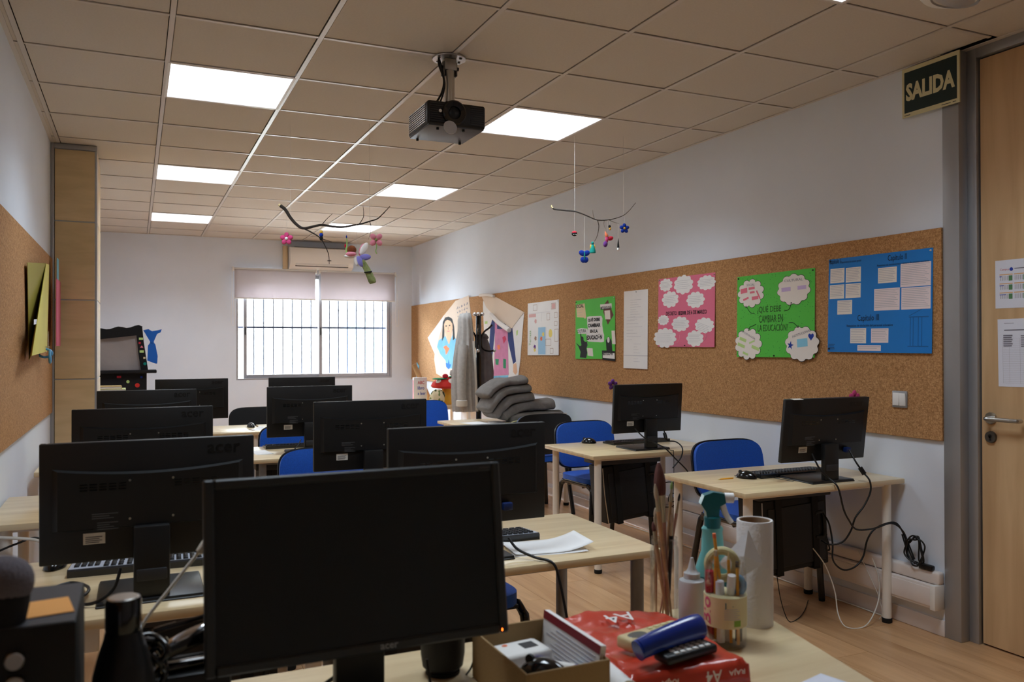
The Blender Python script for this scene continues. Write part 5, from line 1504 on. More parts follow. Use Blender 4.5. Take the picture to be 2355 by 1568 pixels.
obj('tail', MB().ball((0.003, 0, -0.013), (0.007, 0.007, 0.011), 10, 8), 'felt_yellow', t)
t = ornament('felt_comet', 'long black felt cone with a white end on the curved branch', (2.817, 4.537, 2.003), 2.137)
obj('cone', MB().lathe([(0.0, 0.045), (0.0025, 0.03), (0.006, 0.0), (0.008, -0.022), (0.0, -0.024)], n=12), 'felt_black', t)
obj('white_end', MB().lathe([(0.0, -0.040), (0.008, -0.038), (0.009, -0.030), (0.008, -0.022), (0.0, -0.022)], n=12), 'felt_white', t)
# felt flowers clipped on monitors
def clip_flower(label, p, m):
    t = thing('felt_flower', label, 'felt ornament', matrix=Matrix.Translation(p), group='felt flowers on the monitors')
    for k in range(5):
        a = 2 * PI * k / 5 + 0.3
        obj('petal', MB(Matrix.Rotation(-a, 4, 'Y')).ball((0.020, 0, 0), (0.016, 0.007, 0.013), 12, 8), m, t)
    obj('flower_centre', MB().ball((0, 0.006, 0), (0.009, 0.006, 0.009), 10, 6), 'felt_yellow', t)
clip_flower('purple felt flower behind the corner of a wall-side monitor', (2.690, 4.402, 1.113), 'felt_purple')
clip_flower('pink felt flower behind the top edge of the monitor nearest the door', (3.215, 3.000, 1.098), 'felt_pink')
for (x0, y0) in ((0.61, 4.79), (0.74, 5.98)):
    pass

# ================================================================== COAT STAND
mat('hoodie_grey', (188, 184, 180), 0.95, var=(40, 0.1), bump=(500, 0.35))
mat('fleece_lining', (222, 214, 202), 0.95, bump=(400, 0.5))
mat('jacket_dark', (112, 107, 112), 0.9, var=(20, 0.12), bump=(300, 0.3))
mat('quilt_grey', (116, 110, 105), 0.85, var=(18, 0.14), bump=(38, 0.5))
cs = thing('coat_stand', 'black metal coat stand with chrome balls between the paper figures', 'coat stand', (2.955, 7.25, 0))
obj('pole', MB().cyl((0, 0, 0.03), (0, 0, 1.66), 0.026, n=16), 'black_gloss', cs)
obj('ballast_foot', MB().lathe([(0.0, 0.0), (0.14, 0.0), (0.14, 0.02), (0.05, 0.035), (0.026, 0.06), (0.0, 0.06)], n=32), 'black_gloss', cs)
for k in range(4):
    a = k * PI / 2 - 0.43
    c, s = math.cos(a), math.sin(a)
    hk = obj('hook', MB().tube([(c * q, s * q, z) for q, z in ((0.13, 1.555), (0.095, 1.52), (0.055, 1.49), (0.03, 1.44), (0.03, 1.36), (0.05, 1.32), (0.10, 1.305), (0.145, 1.31))], 0.009, 8), 'black_gloss', cs)
    obj('ball_end', MB().ball((c * 0.15, s * 0.15, 1.31), 0.016, 14, 10), 'chrome', hk)
    obj('top_ball', MB().ball((c * 0.036, s * 0.036, 1.655), 0.019, 14, 10), 'chrome', cs)
def garment(name, label, loc, rings, m, n=56, folds=9, ph=0.0, cat='jacket'):
    """hanging cloth: rings of (z, cx, cy, rx, ry, fold depth)"""
    t = thing(name, label, cat, loc)
    v, f = [], []
    for z, cx, cy, rx, ry, am in rings:
        for k in range(n):
            a = 2 * PI * k / n
            q = 1 + am * math.sin(folds * a + ph + z * 1.5) + 0.4 * am * math.sin((folds * 2 + 1) * a + z * 4)
            v.append((cx + rx * q * math.cos(a), cy + ry * q * math.sin(a), z))
    for i in range(len(rings) - 1):
        for k in range(n):
            l = (k + 1) % n
            f.append((i * n + k, i * n + l, (i + 1) * n + l, (i + 1) * n + k))
    f.append(tuple(range(n))); f.append(tuple(range(len(rings) * n - 1, (len(rings) - 1) * n - 1, -1)))
    obj('body', MB().add(v, f), m, t, 70)
    return t
hd = garment('hoodie', 'pale grey hooded sweatshirt hanging on the coat stand', (2.80, 7.19, 0), [(1.665, 0.03, 0.02, 0.02, 0.02, 0.0), (1.655, 0.0, 0.0, 0.050, 0.05, 0.03), (1.60, -0.005, 0.0, 0.066, 0.06, 0.05), (1.50, 0.0, 0.0, 0.070, 0.065, 0.06), (1.40, -0.005, 0.0, 0.082, 0.07, 0.08), (1.25, -0.01, 0.0, 0.095, 0.075, 0.11), (1.10, -0.012, 0.0, 0.105, 0.08, 0.13), (0.95, -0.01, 0.0, 0.112, 0.085, 0.14), (0.80, -0.005, 0.0, 0.112, 0.085, 0.15), (0.745, 0.0, 0.0, 0.110, 0.085, 0.15)], 'hoodie_grey')
obj('sleeve', MB().tube([(-0.055, -0.08, 1.36), (-0.075, -0.10, 1.20), (-0.085, -0.105, 1.0), (-0.08, -0.105, 0.86)], lambda u: 0.045 - 0.006 * u, 16), 'hoodie_grey', hd)
obj('cuff', MB().lathe([(0.040, 0.0), (0.050, 0.004), (0.052, 0.03), (0.050, 0.055), (0.040, 0.060)], (-0.08, -0.105, 0.80), 24, 1.05, 0.9), 'fleece_lining', hd)
obj('front_edge', MB().tube([(0.055, -0.06, 1.40), (0.06, -0.085, 1.2), (0.065, -0.09, 1.0), (0.07, -0.095, 0.76)], 0.012, 8), 'fleece_lining', hd)
gd = garment('dark_jacket', 'dark grey jacket hanging behind the coat stand pole', (3.045, 7.33, 0), [(1.47, -0.03, 0.0, 0.02, 0.02, 0.0), (1.455, -0.02, 0.0, 0.035, 0.035, 0.03), (1.38, -0.01, 0.0, 0.055, 0.05, 0.06), (1.25, 0.0, 0.0, 0.072, 0.06, 0.09), (1.10, 0.0, 0.0, 0.085, 0.065, 0.10), (0.98, 0.0, 0.0, 0.080, 0.065, 0.12), (0.88, -0.01, 0.0, 0.070, 0.06, 0.12)], 'jacket_dark', folds=7, ph=1.0)
obj('collar', MB().tube([(-0.06, -0.03, 1.43), (-0.02, -0.055, 1.46), (0.02, -0.03, 1.43)], 0.016, 10), 'jacket_dark', gd)

# grey quilted jackets heaped on a desk
def quilt(label, pts, rx, rz, seed, group='grey quilted jackets on the desk'):
    """puffy folded garment swept along a path"""
    t = thing('quilted_jacket', label, 'jacket', (0, 0, 0), 0, group)
    P = [Vector(p) for p in pts]
    Q = []
    for i in range(len(P) - 1):
        a, b, c, d = P[max(i - 1, 0)], P[i], P[i + 1], P[min(i + 2, len(P) - 1)]
        for k in range(10):
            s = k / 10
            Q.append(0.5 * ((2 * b) + (c - a) * s + (2 * a - 5 * b + 4 * c - d) * s * s + (3 * b - a - 3 * c + d) * s ** 3))
    Q.append(P[-1])
    n, v, f = 30, [], []
    for i, p in enumerate(Q):
        u = i / (len(Q) - 1)
        d = (Q[min(i + 1, len(Q) - 1)] - Q[max(i - 1, 0)]).normalized()
        side = Vector((0, 1, 0)) - d * d.y
        side.normalize()
        up = d.cross(side) * -1
        if up.z < 0:
            up = -up
        e = min(1.0, (min(u, 1 - u) / 0.07 + 0.02)) ** 0.45
        for k in range(n):
            a = 2 * PI * k / n
            w = 1 + 0.05 * math.sin(3 * a + seed) + 0.09 * (noise.noise(Vector((u * 7 + seed, math.cos(a) * 1.2, math.sin(a) * 1.2))))
            ca, sa = math.cos(a), math.sin(a)
            v.append(p + side * (rx * e * w * math.copysign(abs(ca) ** 0.75, ca)) + up * (rz * e * w * math.copysign(abs(sa) ** 0.75, sa)))
    for i in range(len(Q) - 1):
        for k in range(n):
            l = (k + 1) % n
            f.append((i * n + k, i * n + l, (i + 1) * n + l, (i + 1) * n + k))
    f.append(tuple(range(n))); f.append(tuple(range(len(Q) * n - 1, (len(Q) - 1) * n - 1, -1)))
    mb = MB().add(v, f)
    obj('padding', mb, 'quilt_grey', t, 70)
    return t
# from the bottom of the heap upward
q1 = quilt('grey quilted jacket at the bottom of the heap, end by the wall with white tag', [(2.87, 6.44, 0.742), (3.05, 6.42, 0.752), (3.20, 6.40, 0.757), (3.375, 6.36, 0.754)], 0.15, 0.042, 1)
obj('white_tag', MB().box(3.30, 3.335, 6.20, 6.204, 0.765, 0.785), 'label_white', q1, 0)
quilt('grey quilted jacket second from the bottom of the heap', [(2.80, 6.46, 0.752), (2.88, 6.46, 0.80), (3.02, 6.46, 0.845), (3.17, 6.44, 0.845), (3.31, 6.42, 0.858)], 0.155, 0.046, 2)
quilt('grey quilted jacket in the middle of the heap drooping toward the coat stand', [(2.73, 6.48, 0.755), (2.79, 6.48, 0.82), (2.88, 6.48, 0.892), (3.00, 6.47, 0.915), (3.12, 6.46, 0.922)], 0.155, 0.042, 3)
quilt('grey quilted jacket second from the top of the heap', [(2.69, 6.50, 0.795), (2.74, 6.50, 0.88), (2.84, 6.50, 0.965), (2.96, 6.49, 0.985), (3.11, 6.47, 0.995)], 0.15, 0.042, 4)
quilt('grey quilted jacket topping the heap', [(2.685, 6.53, 0.915), (2.75, 6.53, 0.985), (2.85, 6.52, 1.038), (2.97, 6.51, 1.045), (3.09, 6.49, 1.068)], 0.145, 0.038, 5)
mat('cord_cream', (206, 198, 150), 0.7)
tag(obj('drawcord', MB().tube([(2.80, 6.29, 0.712), (2.82, 6.24, 0.715), (2.86, 6.25, 0.725), (2.90, 6.23, 0.735), (2.98, 6.215, 0.775), (3.06, 6.21, 0.775), (3.12, 6.21, 0.74), (3.10, 6.21, 0.715), (3.05, 6.20, 0.709)], 0.004, 8), 'cord_cream'), 'cream drawcord trailing from the grey jackets over the desk', 'cord')

# ================================================================== THINGS ON THE BACK CORNER DESK
mat('carton_white', (236, 232, 230), 0.7)
bx = thing('book_box', 'white picture-book box with red and blue lettering beside the mushroom toy', 'box', (2.885, 8.82, TZ), -0.1)
obj('carton', MB().rbox(-0.075, 0.075, -0.03, 0.03, 0, 0.30, 0.003), 'carton_white', bx)
for s, z, m, w in (('ABC', 0.225, 'ink_red', 0.075), ('libro', 0.165, 'ink_blue', 0.075), ('a leer', 0.105, 'ink_blue', 0.09)):
    me = text_mesh(s, w=w, h=0.038, bold=0.02)
    me.transform(Matrix(((1, 0, 0, -0.03), (0, 0, -1, -0.0305), (0, 1, 0, z), (0, 0, 0, 1))))
    obj('lettering', me, m, bx)
obj('spine_print', MB().box(-0.0755, -0.0745, -0.02, 0.02, 0.05, 0.27), 'strip_pink', bx, 0)
mat('mushroom_red', (206, 46, 40), 0.8, bump=(60, 0.3))
mat('mushroom_yellow', (226, 172, 56), 0.7)
ms = thing('mushroom_toy', 'toy mushroom with red white-spotted fabric cap on a yellow tub', 'toy', (3.165, 8.70, TZ))
obj('tub', MB().lathe([(0.0, 0.0), (0.056, 0.0), (0.060, 0.01), (0.060, 0.17), (0.057, 0.195), (0.0, 0.195)], n=32), 'mushroom_yellow', ms)
obj('cap', MB().lathe([(0.0, 0.185), (0.08, 0.175), (0.165, 0.185), (0.185, 0.205), (0.165, 0.245), (0.11, 0.285), (0.05, 0.305), (0.0, 0.31)], n=40, sy=0.85), 'mushroom_red', ms)
for a, r, z, s in ((-1.45, 0.148, 0.262, 0.050), (-2.6, 0.145, 0.262, 0.035), (0.2, 0.145, 0.262, 0.04)):
    obj('spot', MB(Matrix.Translation((r * math.cos(a), r * 0.85 * math.sin(a), z)) @ Matrix.Rotation(a + PI / 2, 4, 'Z') @ Matrix.Rotation(0.75, 4, 'X')).ball((0, 0, 0), (s, s * 0.8, 0.012), 16, 6), 'felt_white', ms)
lv = thing('felt_garland', 'green felt leaves with ladybird and grey rosette on the mushroom cap', 'garland', (3.165, 8.70, TZ + 0.30))
obj('leaf', MB().ball((-0.10, -0.06, -0.012), (0.10, 0.04, 0.010), 16, 6).ball((0.08, -0.06, 0.008), (0.09, 0.04, 0.010), 16, 6), 'paint_green', lv)
obj('ladybird', MB().ball((-0.05, -0.08, 0.018), (0.035, 0.025, 0.024), 14, 8), 'felt_red', lv)
obj('rosette', MB().ball((0.05, -0.06, 0.048), (0.042, 0.036, 0.042), 14, 8, lambda u: 1 + 0.08 * math.sin(9 * math.atan2(u[2], u[0]))), 'hoodie_grey', lv)
bm_ = mat('leaf_print', (226, 214, 180), 0.85)
nt = bm_.node_tree
tc, vo, rp = nt.nodes.new('ShaderNodeTexCoord'), nt.nodes.new('ShaderNodeTexVoronoi'), nt.nodes.new('ShaderNodeValToRGB')
vo.inputs['Scale'].default_value = 26
mp = nt.nodes.new('ShaderNodeMapping'); mp.inputs['Scale'].default_value = (1, 1, 0.45); mp.inputs['Rotation'].default_value = (0, 0.5, 0)
nt.links.new(tc.outputs['Object'], mp.inputs['Vector']); nt.links.new(mp.outputs['Vector'], vo.inputs['Vector'])
rp.color_ramp.interpolation = 'CONSTANT'
e = rp.color_ramp.elements
e[0].position, e[0].color = 0.0, lin((40, 44, 34))
e[1].position, e[1].color = 0.34, lin((120, 140, 84))
q = e.new(0.48); q.color = lin((228, 214, 178))
nt.links.new(vo.outputs['Distance'], rp.inputs['Fac']); nt.links.new(rp.outputs['Color'], nt.nodes['Principled BSDF'].inputs['Base Color'])
bg_ = thing('patterned_bag', 'cream cloth bag with dark leaf print slumped beside the mushroom toy', 'bag', (3.025, 8.62, TZ))
obj('cloth', MB().ball((0, 0, 0.085), (0.085, 0.055, 0.085), 22, 12, lambda u: 1 + 0.10 * math.sin(5 * math.atan2(u[1], u[0]) + 3 * u[2])), 'leaf_print', bg_)
obj('ruffle', MB().ball((-0.055, -0.02, 0.035), (0.075, 0.05, 0.034), 20, 8, lambda u: 1 + 0.14 * math.sin(9 * math.atan2(u[1], u[0]))), 'fleece_lining', bg_)
ct = thing('cardboard_tube', 'leaning brown cardboard tube behind the picture-book box', 'tube', (2.93, 8.93, TZ))
obj('tube', MB().tube([(0.11, 0, 0.03), (-0.06, 0.05, 0.44)], 0.028, 20, 0), mat('kraft_board', (176, 138, 96), 0.85, var=(6, 0.05)), ct)
obj('end_ring', MB().tube([(-0.059, 0.05, 0.436), (-0.061, 0.0506, 0.442)], 0.030, 20, 0), 'kraft_board', ct)

# ================================================================== PUPPET THEATRE behind the pillar
mat('theatre_black', (20, 19, 22), 0.85)
mat('backing_cloth', (168, 158, 156), 0.95, var=(3, 0.06), bump=(9, 0.5))
mat('ribbon_blue', (18, 98, 196), 0.7)
pt = thing('puppet_theatre', 'black cardboard puppet theatre with grey curtain and coloured stickers by the pillar', 'puppet theatre', (0, 8.5, 0))
obj('lower_box', MB().box(-0.49, 0.095, -0.02, 0.30, 0, 1.11), 'theatre_black', pt, 0)
obj('stage_shelf', MB().rbox(-0.49, 0.18, -0.08, 0.16, 1.108, 1.137, 0.006), 'theatre_black', pt)
obj('side_post', MB(Matrix(((1, 0, 0, 0), (0, 0, -1, 0), (0, 1, 0, 0), (0, 0, 0, 1)))).prism([(0.045, 1.137), (0.107, 1.137), (0.070, 1.40), (0.056, 1.545), (0.000, 1.552), (0.008, 1.45), (0.022, 1.30)], -0.01, 0.012), 'theatre_black', pt, 0)
hp2 = [(-0.49, 1.40), (0.02, 1.463), (0.06, 1.545)] + [(0.06 - 0.55 * k / 16, 1.552 - 0.05 * k / 16 + 0.010 * math.sin(k * 1.3)) for k in range(1, 17)]
obj('header', MB(Matrix(((1, 0, 0, 0), (0, 0, -1, 0), (0, 1, 0, 0), (0, 0, 0, 1)))).prism(hp2, -0.008, 0.014), 'theatre_black', pt, 0)
obj('curtain', MB().grid(lambda a, b: (-0.49 + 0.54 * a, 0.03 + 0.008 * math.sin(a * 9 + b * 3), 1.135 + 0.34 * b), 24, 12), 'backing_cloth', pt, 60)
cols = [(-0.14, 0.975 + 0.10, 'ink_red', 'r'), (-0.02 - 0.045, 1.03, 'strip_lime', 'c'), (0.015, 0.995, 'mushroom_red', 'c2'), (0.05, 1.07, 'marker_blue', 'r2'), (0.046, 1.43, 'strip_lime', 'r'), (0.035, 1.39, 'ink_red', 'r2'), (0.052, 1.355, 'strip_pink', 't'), (0.052, 1.31, 'strip_lime', 'r'), (0.075, 1.25, 'note_tan', 'r2'), (0.08, 1.195, 'felt_teal', 'c')]
for x, z, m, k in cols:
    y = -0.0225 if z < 1.1 else -0.0135
    mb = MB(Matrix.Translation((x, y, z)) @ Matrix.Rotation(PI / 2, 4, 'X'))
    if k[0] == 'c':
        r = 0.020 if k == 'c2' else 0.014
        mb.prism([(r * math.cos(i * PI / 10), r * math.sin(i * PI / 10)) for i in range(20)], -0.001, 0.0015)
    elif k == 't':
        mb.prism([(-0.014, -0.01), (0.014, -0.01), (0, 0.012)], -0.001, 0.0015)
    else:
        w, h = (0.018, 0.010) if k == 'r' else (0.009, 0.009)
        mb.box(-w, w, -h, h, -0.001, 0.0015)
    obj('sticker', mb, m, pt, 0)
bo = thing('fabric_bow', 'blue fabric ribbon tied at the side of the puppet theatre', 'ribbon', (0.14, 8.482, 1.395))
obj('upper_loop', MB(Matrix(((1, 0, 0, 0), (0, 0, -1, 0), (0, 1, 0, 0), (0, 0, 0, 1)))).prism([(-0.012, 0.0), (-0.075, 0.115), (-0.03, 0.125), (0.0, 0.105), (0.05, 0.115), (0.085, 0.125), (0.075, 0.095), (0.045, 0.08), (0.012, 0.0)], -0.012, 0.012), 'ribbon_blue', bo, 0)
obj('tail', MB(Matrix(((1, 0, 0, 0), (0, 0, -1, 0), (0, 1, 0, 0), (0, 0, 0, 1)))).prism([(-0.012, 0.005), (-0.035, -0.03), (-0.040, -0.17), (0.03, -0.20), (0.045, -0.20), (0.05, -0.13), (0.03, -0.02), (0.012, 0.005)], -0.010, 0.010), 'ribbon_blue', bo, 0)
obj('knot', MB().ball((0, 0, 0.002), (0.018, 0.02, 0.016), 12, 8), 'ribbon_blue', bo)
lc_ = thing('low_cabinet', 'pale wooden low cabinet beside the pillar under stacked books', 'cabinet', (-0.26, 7.85, 0))
obj('carcass', MB().rbox(-0.235, 0.22, -0.25, 0.25, 0, 0.955, 0.004), 'panel_maple', lc_)
obj('door', MB().rbox(0.221, 0.234, -0.24, -0.005, 0.05, 0.94, 0.003), 'panel_maple', lc_)
obj('door', MB().rbox(0.221, 0.234, 0.005, 0.24, 0.05, 0.94, 0.003), 'panel_maple', lc_)
mat('book_lime', (206, 214, 150), 0.7)
mat('book_tan', (186, 156, 96), 0.7)
for k, (m, z0, z1, lab, dx) in enumerate((('book_lime', 0.955, 1.005, 'thick lime green book under a tan one on the low cabinet', 0.0), ('book_tan', 1.005, 1.028, 'thin tan book lying on the lime green book', -0.03))):
    b = thing('book', lab, 'book', (-0.20 + dx, 7.70, z0), 0.05 * k, 'books on the low cabinet')
    obj('pages', MB().box(-0.125, 0.118, -0.085, 0.085, 0.004, z1 - z0 - 0.004), 'paper', b, 0)
    obj('cover', MB().rbox(-0.13, 0.12, -0.09, 0.09, 0, 0.004, 0.001, 1).rbox(-0.13, 0.12, -0.09, 0.09, z1 - z0 - 0.004, z1 - z0, 0.001, 1).rbox(0.118, 0.123, -0.09, 0.09, 0, z1 - z0, 0.002, 1), m, b)

# ================================================================== BIG DESK IN THE FOREGROUND
DZ = 0.71
bd = thing('teacher_desk', 'large maple desk in the foreground covered with stationery', 'desk', (0, 0, 0))
obj('desk_top', MB().prism([(-0.49, 0.74), (1.20, 0.74), (1.395, 1.68), (-0.49, 1.68)], DZ - 0.025, DZ), 'desk_maple', bd, 0)
for x, y in ((-0.42, 0.80), (1.14, 0.80), (-0.42, 1.62), (1.31, 1.60)):
    l = obj('leg', MB().cyl((x, y, 0.012), (x, y, DZ - 0.025), 0.025, n=20), 'grey_enamel', bd)
    obj('foot', MB().cyl((x, y, 0), (x, y, 0.022), 0.027, n=20), 'black_rubber', l)
obj('modesty_panel', MB().rbox(-0.38, 1.25, 1.60, 1.618, 0.30, DZ - 0.025, 0.002, 1), 'desk_maple', bd)

# monitor facing the camera
t, P = monitor('black monitor with dark blank screen standing on the foreground desk', (0.352, 1.378, DZ), PI, 0.14, 0.132, 1, 'foreground monitor', True)
cable('black monitor lead lying on the foreground desk behind the screen', [(0.36, 1.45, 0.80), (0.30, 1.50, 0.74), (0.24, 1.50, DZ + 0.004), (0.20, 1.47, DZ + 0.004), (0.14, 1.44, DZ + 0.004)], 0.004)
cable('thin black lead crossing the desk between screen and small speaker', [(0.47, 1.40, 0.80), (0.475, 1.39, 0.75), (0.48, 1.38, DZ + 0.003), (0.52, 1.36, DZ + 0.003), (0.56, 1.34, DZ + 0.003), (0.57, 1.25, DZ + 0.003)], 0.0028)
# small speaker behind the screen
sp_ = thing('desk_speaker', 'small round black speaker standing behind the foreground screen', 'speaker', (0.553, 1.548, DZ))
obj('housing', MB().lathe([(0.0, 0.006), (0.030, 0.006), (0.040, 0.016), (0.0435, 0.04), (0.044, 0.15), (0.036, 0.17), (0.0, 0.175)], n=32), 'black_matte', sp_)
obj('foot', MB().lathe([(0.0, 0.0), (0.034, 0.0), (0.034, 0.007), (0.0, 0.007)], n=28), 'black_rubber', sp_)
obj('lead', MB().tube([(0.036, -0.02, 0.10), (0.055, -0.03, 0.09), (0.06, -0.03, 0.05), (0.05, -0.03, 0.015), (0.034, -0.04, 0.004)], 0.002, 6), 'cable_black', sp_)

# hi-fi speaker with an orange note
hs = thing('shelf_speaker', 'black box speaker with two silver knobs at the desk edge', 'speaker', (-0.16, 1.305, DZ))
mat('speaker_top', (62, 62, 66), 0.5)
obj('cabinet', MB().rbox(-0.09, 0.09, -0.095, 0.10, 0, 0.29, 0.003, 2), 'black_matte', hs)
obj('top_panel', MB().box(-0.088, 0.088, -0.093, 0.098, 0.2895, 0.2908), 'speaker_top', hs, 0)
for z in (0.252, 0.222, 0.192):
    k = obj('knob', MB(Matrix.Translation((0.022, -0.095, z)) @ Matrix.Rotation(PI / 2, 4, 'X')).lathe([(0.011, 0.0), (0.011, 0.012), (0.0095, 0.014), (0.0, 0.014)], n=24), 'steel', hs)
obj('woofer', MB(Matrix.Translation((0.0, -0.095, 0.09)) @ Matrix.Rotation(PI / 2, 4, 'X')).lathe([(0.066, 0.0), (0.066, 0.004), (0.058, 0.004), (0.02, -0.012), (0.0, -0.006)], n=36), 'black_plastic', hs)
mat('note_orange', (240, 170, 92), 0.75)
on = tag(obj('sticky_note', MB(Matrix.Rotation(0.16, 4, 'Z')).box(-0.038, 0.038, -0.038, 0.038, 0, 0.0012), 'note_orange', None, 0), 'orange sticky note on top of the black box speaker', 'sticky note')
on.location = (-0.118, 1.282, DZ + 0.2912)
mat('pouch_grey', (104, 98, 104), 0.95, bump=(220, 0.3))
po = thing('fabric_pouch', 'rounded grey fabric pouch with dark base on the black box speaker', 'pouch', (-0.155, 1.236, DZ + 0.2912))
obj('cover', MB().ball((0, 0, 0.050), (0.036, 0.034, 0.032), 22, 12, lambda u: 1 + 0.12 * max(0, u[2])), 'pouch_grey', po)
obj('dark_base', MB().lathe([(0.0, 0.0), (0.026, 0.0), (0.030, 0.02), (0.032, 0.04), (0.0, 0.045)], n=24), 'black_fabric', po)

# bottle
bt = thing('steel_bottle', 'matte black steel drinking bottle with glossy cap on the foreground desk', 'bottle', (-0.016, 1.322, DZ))
obj('body', MB().lathe([(0.0, 0.0), (0.040, 0.0), (0.043, 0.005), (0.043, 0.15), (0.0405, 0.175), (0.033, 0.205), (0.0265, 0.225), (0.0245, 0.235), (0.0, 0.235)], n=40), 'black_bottle', bt) if 'black_bottle' in MATS else obj('body', MB().lathe([(0.0, 0.0), (0.040, 0.0), (0.043, 0.005), (0.043, 0.15), (0.0405, 0.175), (0.033, 0.205), (0.0265, 0.225), (0.0245, 0.235), (0.0, 0.235)], n=40), mat('black_bottle', (16, 17, 19), 0.38), bt)
obj('cap', MB().lathe([(0.0, 0.236), (0.0235, 0.236), (0.0245, 0.240), (0.0245, 0.278), (0.0225, 0.283), (0.0, 0.284)], n=36), 'black_gloss', bt)
obj('cap_disc', MB().lathe([(0.0, 0.2845), (0.019, 0.2845), (0.021, 0.283)], n=32), 'steel', bt)

# white lead rising behind the screen, gadgets between bottle and screen
wl = cable('white lead with a thick plug leaning behind the black bottle', [(-0.06, 1.53, DZ + 0.004), (-0.03, 1.54, 0.79), (0.009, 1.555, 0.875), (0.06, 1.578, 0.935), (0.108, 1.598, 0.988)], 0.0030, 'cable_white')
obj('plug', MB().tube([(0.104, 1.596, 0.983), (0.114, 1.600, 0.994), (0.128, 1.605, 1.008)], lambda u: 0.0065 + 0.0045 * u, 12), 'cable_white', wl)
cable('glossy black tangled lead heaped between bottle and screen', [(0.020 + 0.026 * math.cos(k * 1.9), 1.365 + 0.018 * math.sin(k * 2.3), DZ + 0.006 + 0.20 * abs(math.sin(k * 0.33)) ** 1.2) for k in range(24)], 0.005, 'black_gloss')
ab = thing('black_box', 'low black equipment box between the bottle and the foreground screen', 'box', (0.075, 1.445, DZ))
obj('housing', MB().rbox(-0.065, 0.065, -0.05, 0.05, 0, 0.13, 0.006), 'black_plastic', ab)
obj('front_grille', MB().box(-0.05, 0.05, -0.0515, -0.0495, 0.02, 0.11), 'charcoal_plastic', ab, 0)
st = thing('desk_stapler', 'black stapler with a silver top plate beside the tangled lead', 'stapler', (0.075, 1.432, DZ + 0.1305), 0.15)
obj('base', MB().rbox(-0.05, 0.05, -0.018, 0.018, 0, 0.012, 0.004), 'black_gloss', st)
obj('arm', MB(Matrix.Translation((-0.045, 0, 0.014)) @ Matrix.Rotation(-0.30, 4, 'Y')).rbox(0, 0.095, -0.016, 0.016, 0, 0.022, 0.007), 'black_gloss', st)
obj('top_plate', MB(Matrix.Translation((-0.042, 0, 0.037)) @ Matrix.Rotation(-0.30, 4, 'Y')).ball((0.045, 0, 0), (0.042, 0.012, 0.008), 16, 8), 'chrome', st)
pn = thing('ballpoint_pen', 'silver and black pen lying across the stapler', 'pen', (0.070, 1.462, DZ + 0.185), 0.1)
obj('barrel', MB().tube([(-0.045, 0, 0), (0.035, 0, 0.012)], 0.004, 10, 0), 'black_gloss', pn)
obj('tip', MB().tube([(0.035, 0, 0.012), (0.050, 0, 0.014)], lambda u: 0.004 * (1 - 0.7 * u), 10, 0), 'chrome', pn)
obj('clip', MB().tube([(-0.043, 0, 0.005), (-0.01, 0, 0.010)], 0.0012, 6, 0), 'chrome', pn)
paper_sheet('pale scrap of paper at the foot of the foreground screen', (0.10, 1.33, DZ), 0.3, 0.10, 0.07, 'paper')
paper_sheet('pale blue sheet at the near edge of the big desk', (1.16, 1.06, DZ), 0.25, 0.21, 0.297, 'paper_cool')

# cardboard box and what is in it
mat('cardboard', (156, 128, 88), 0.85, var=(5, 0.06), bump=(200, 0.1))
cb = thing('cardboard_box', 'open brown cardboard box of small things on the foreground desk', 'box', (0, 0, 0))
obj('bottom', MB().box(0.60, 0.76, 1.262, 1.50, DZ + 0.0005, DZ + 0.004), 'cardboard', cb, 0)
for x0, x1, y0, y1 in ((0.598, 0.602, 1.258, 1.504), (0.758, 0.762, 1.258, 1.504), (0.602, 0.758, 1.258, 1.262), (0.602, 0.758, 1.500, 1.504)):
    obj('side', MB().rbox(x0, x1, y0, y1, DZ + 0.0005, DZ + 0.092, 0.001, 1), 'cardboard', cb)
cz = DZ + 0.0042
rt = thing('white_gadget', 'white device with small grey display lying in the cardboard box', 'gadget', (0.665, 1.44, cz + 0.040), 0.1)
obj('case', MB().rbox(-0.055, 0.062, -0.035, 0.04, -0.040, 0.022, 0.010, 3), 'white_plastic', rt)
obj('display', MB().box(0.012, 0.042, -0.010, 0.018, 0.022, 0.0228), 'charcoal_plastic', rt, 0)
obj('orange_button', MB().ball((-0.015, 0.022, 0.022), (0.006, 0.005, 0.002), 10, 6), 'felt_orange', rt)
mouse('glossy black mouse lying in the cardboard box', (0.660, 1.312, cz + 0.050), 0.6)
for k in range(1):
    tag(obj('cable_coil', MB().tube([(0.645 + 0.035 * math.cos(a * 0.5), 1.32 + 0.045 * math.sin(a * 0.5), cz + 0.006 + 0.0032 * a) for a in range(14)], 0.0045, 8), 'cable_black'), 'coiled black lead under the mouse in the cardboard box', 'cable')
gs = thing('glue_stick', 'white glue stick with blue caps in the cardboard box', 'glue stick', (0.712, 1.345, cz + 0.050))
ax = Matrix.Rotation(0.35, 4, 'Z') @ Matrix.Rotation(PI / 2 - 0.15, 4, 'X')
obj('tube', MB(ax).cyl((0, 0, -0.045), (0, 0, 0.035), 0.011, n=20), 'white_plastic', gs)
obj('cap', MB(ax).cyl((0, 0, -0.070), (0, 0, -0.045), 0.0115, n=20), 'marker_blue', gs)
obj('base_knob', MB(ax).cyl((0, 0, 0.035), (0, 0, 0.048), 0.0105, n=20), 'marker_blue', gs)
tb_ = thing('small_tube', 'small white and blue tube beside the glue stick in the box', 'tube', (0.735, 1.325, cz + 0.042), 0.6)
obj('body', MB().tube([(0.0, -0.045, 0), (0, 0.02, 0), (0, 0.04, 0)], lambda u: 0.010 - 0.004 * u, 14, 2), 'strip_aqua', tb_)
obj('cap', MB().cyl((0, -0.045, 0), (0, -0.06, 0), 0.007, n=14), 'cord_cream', tb_)
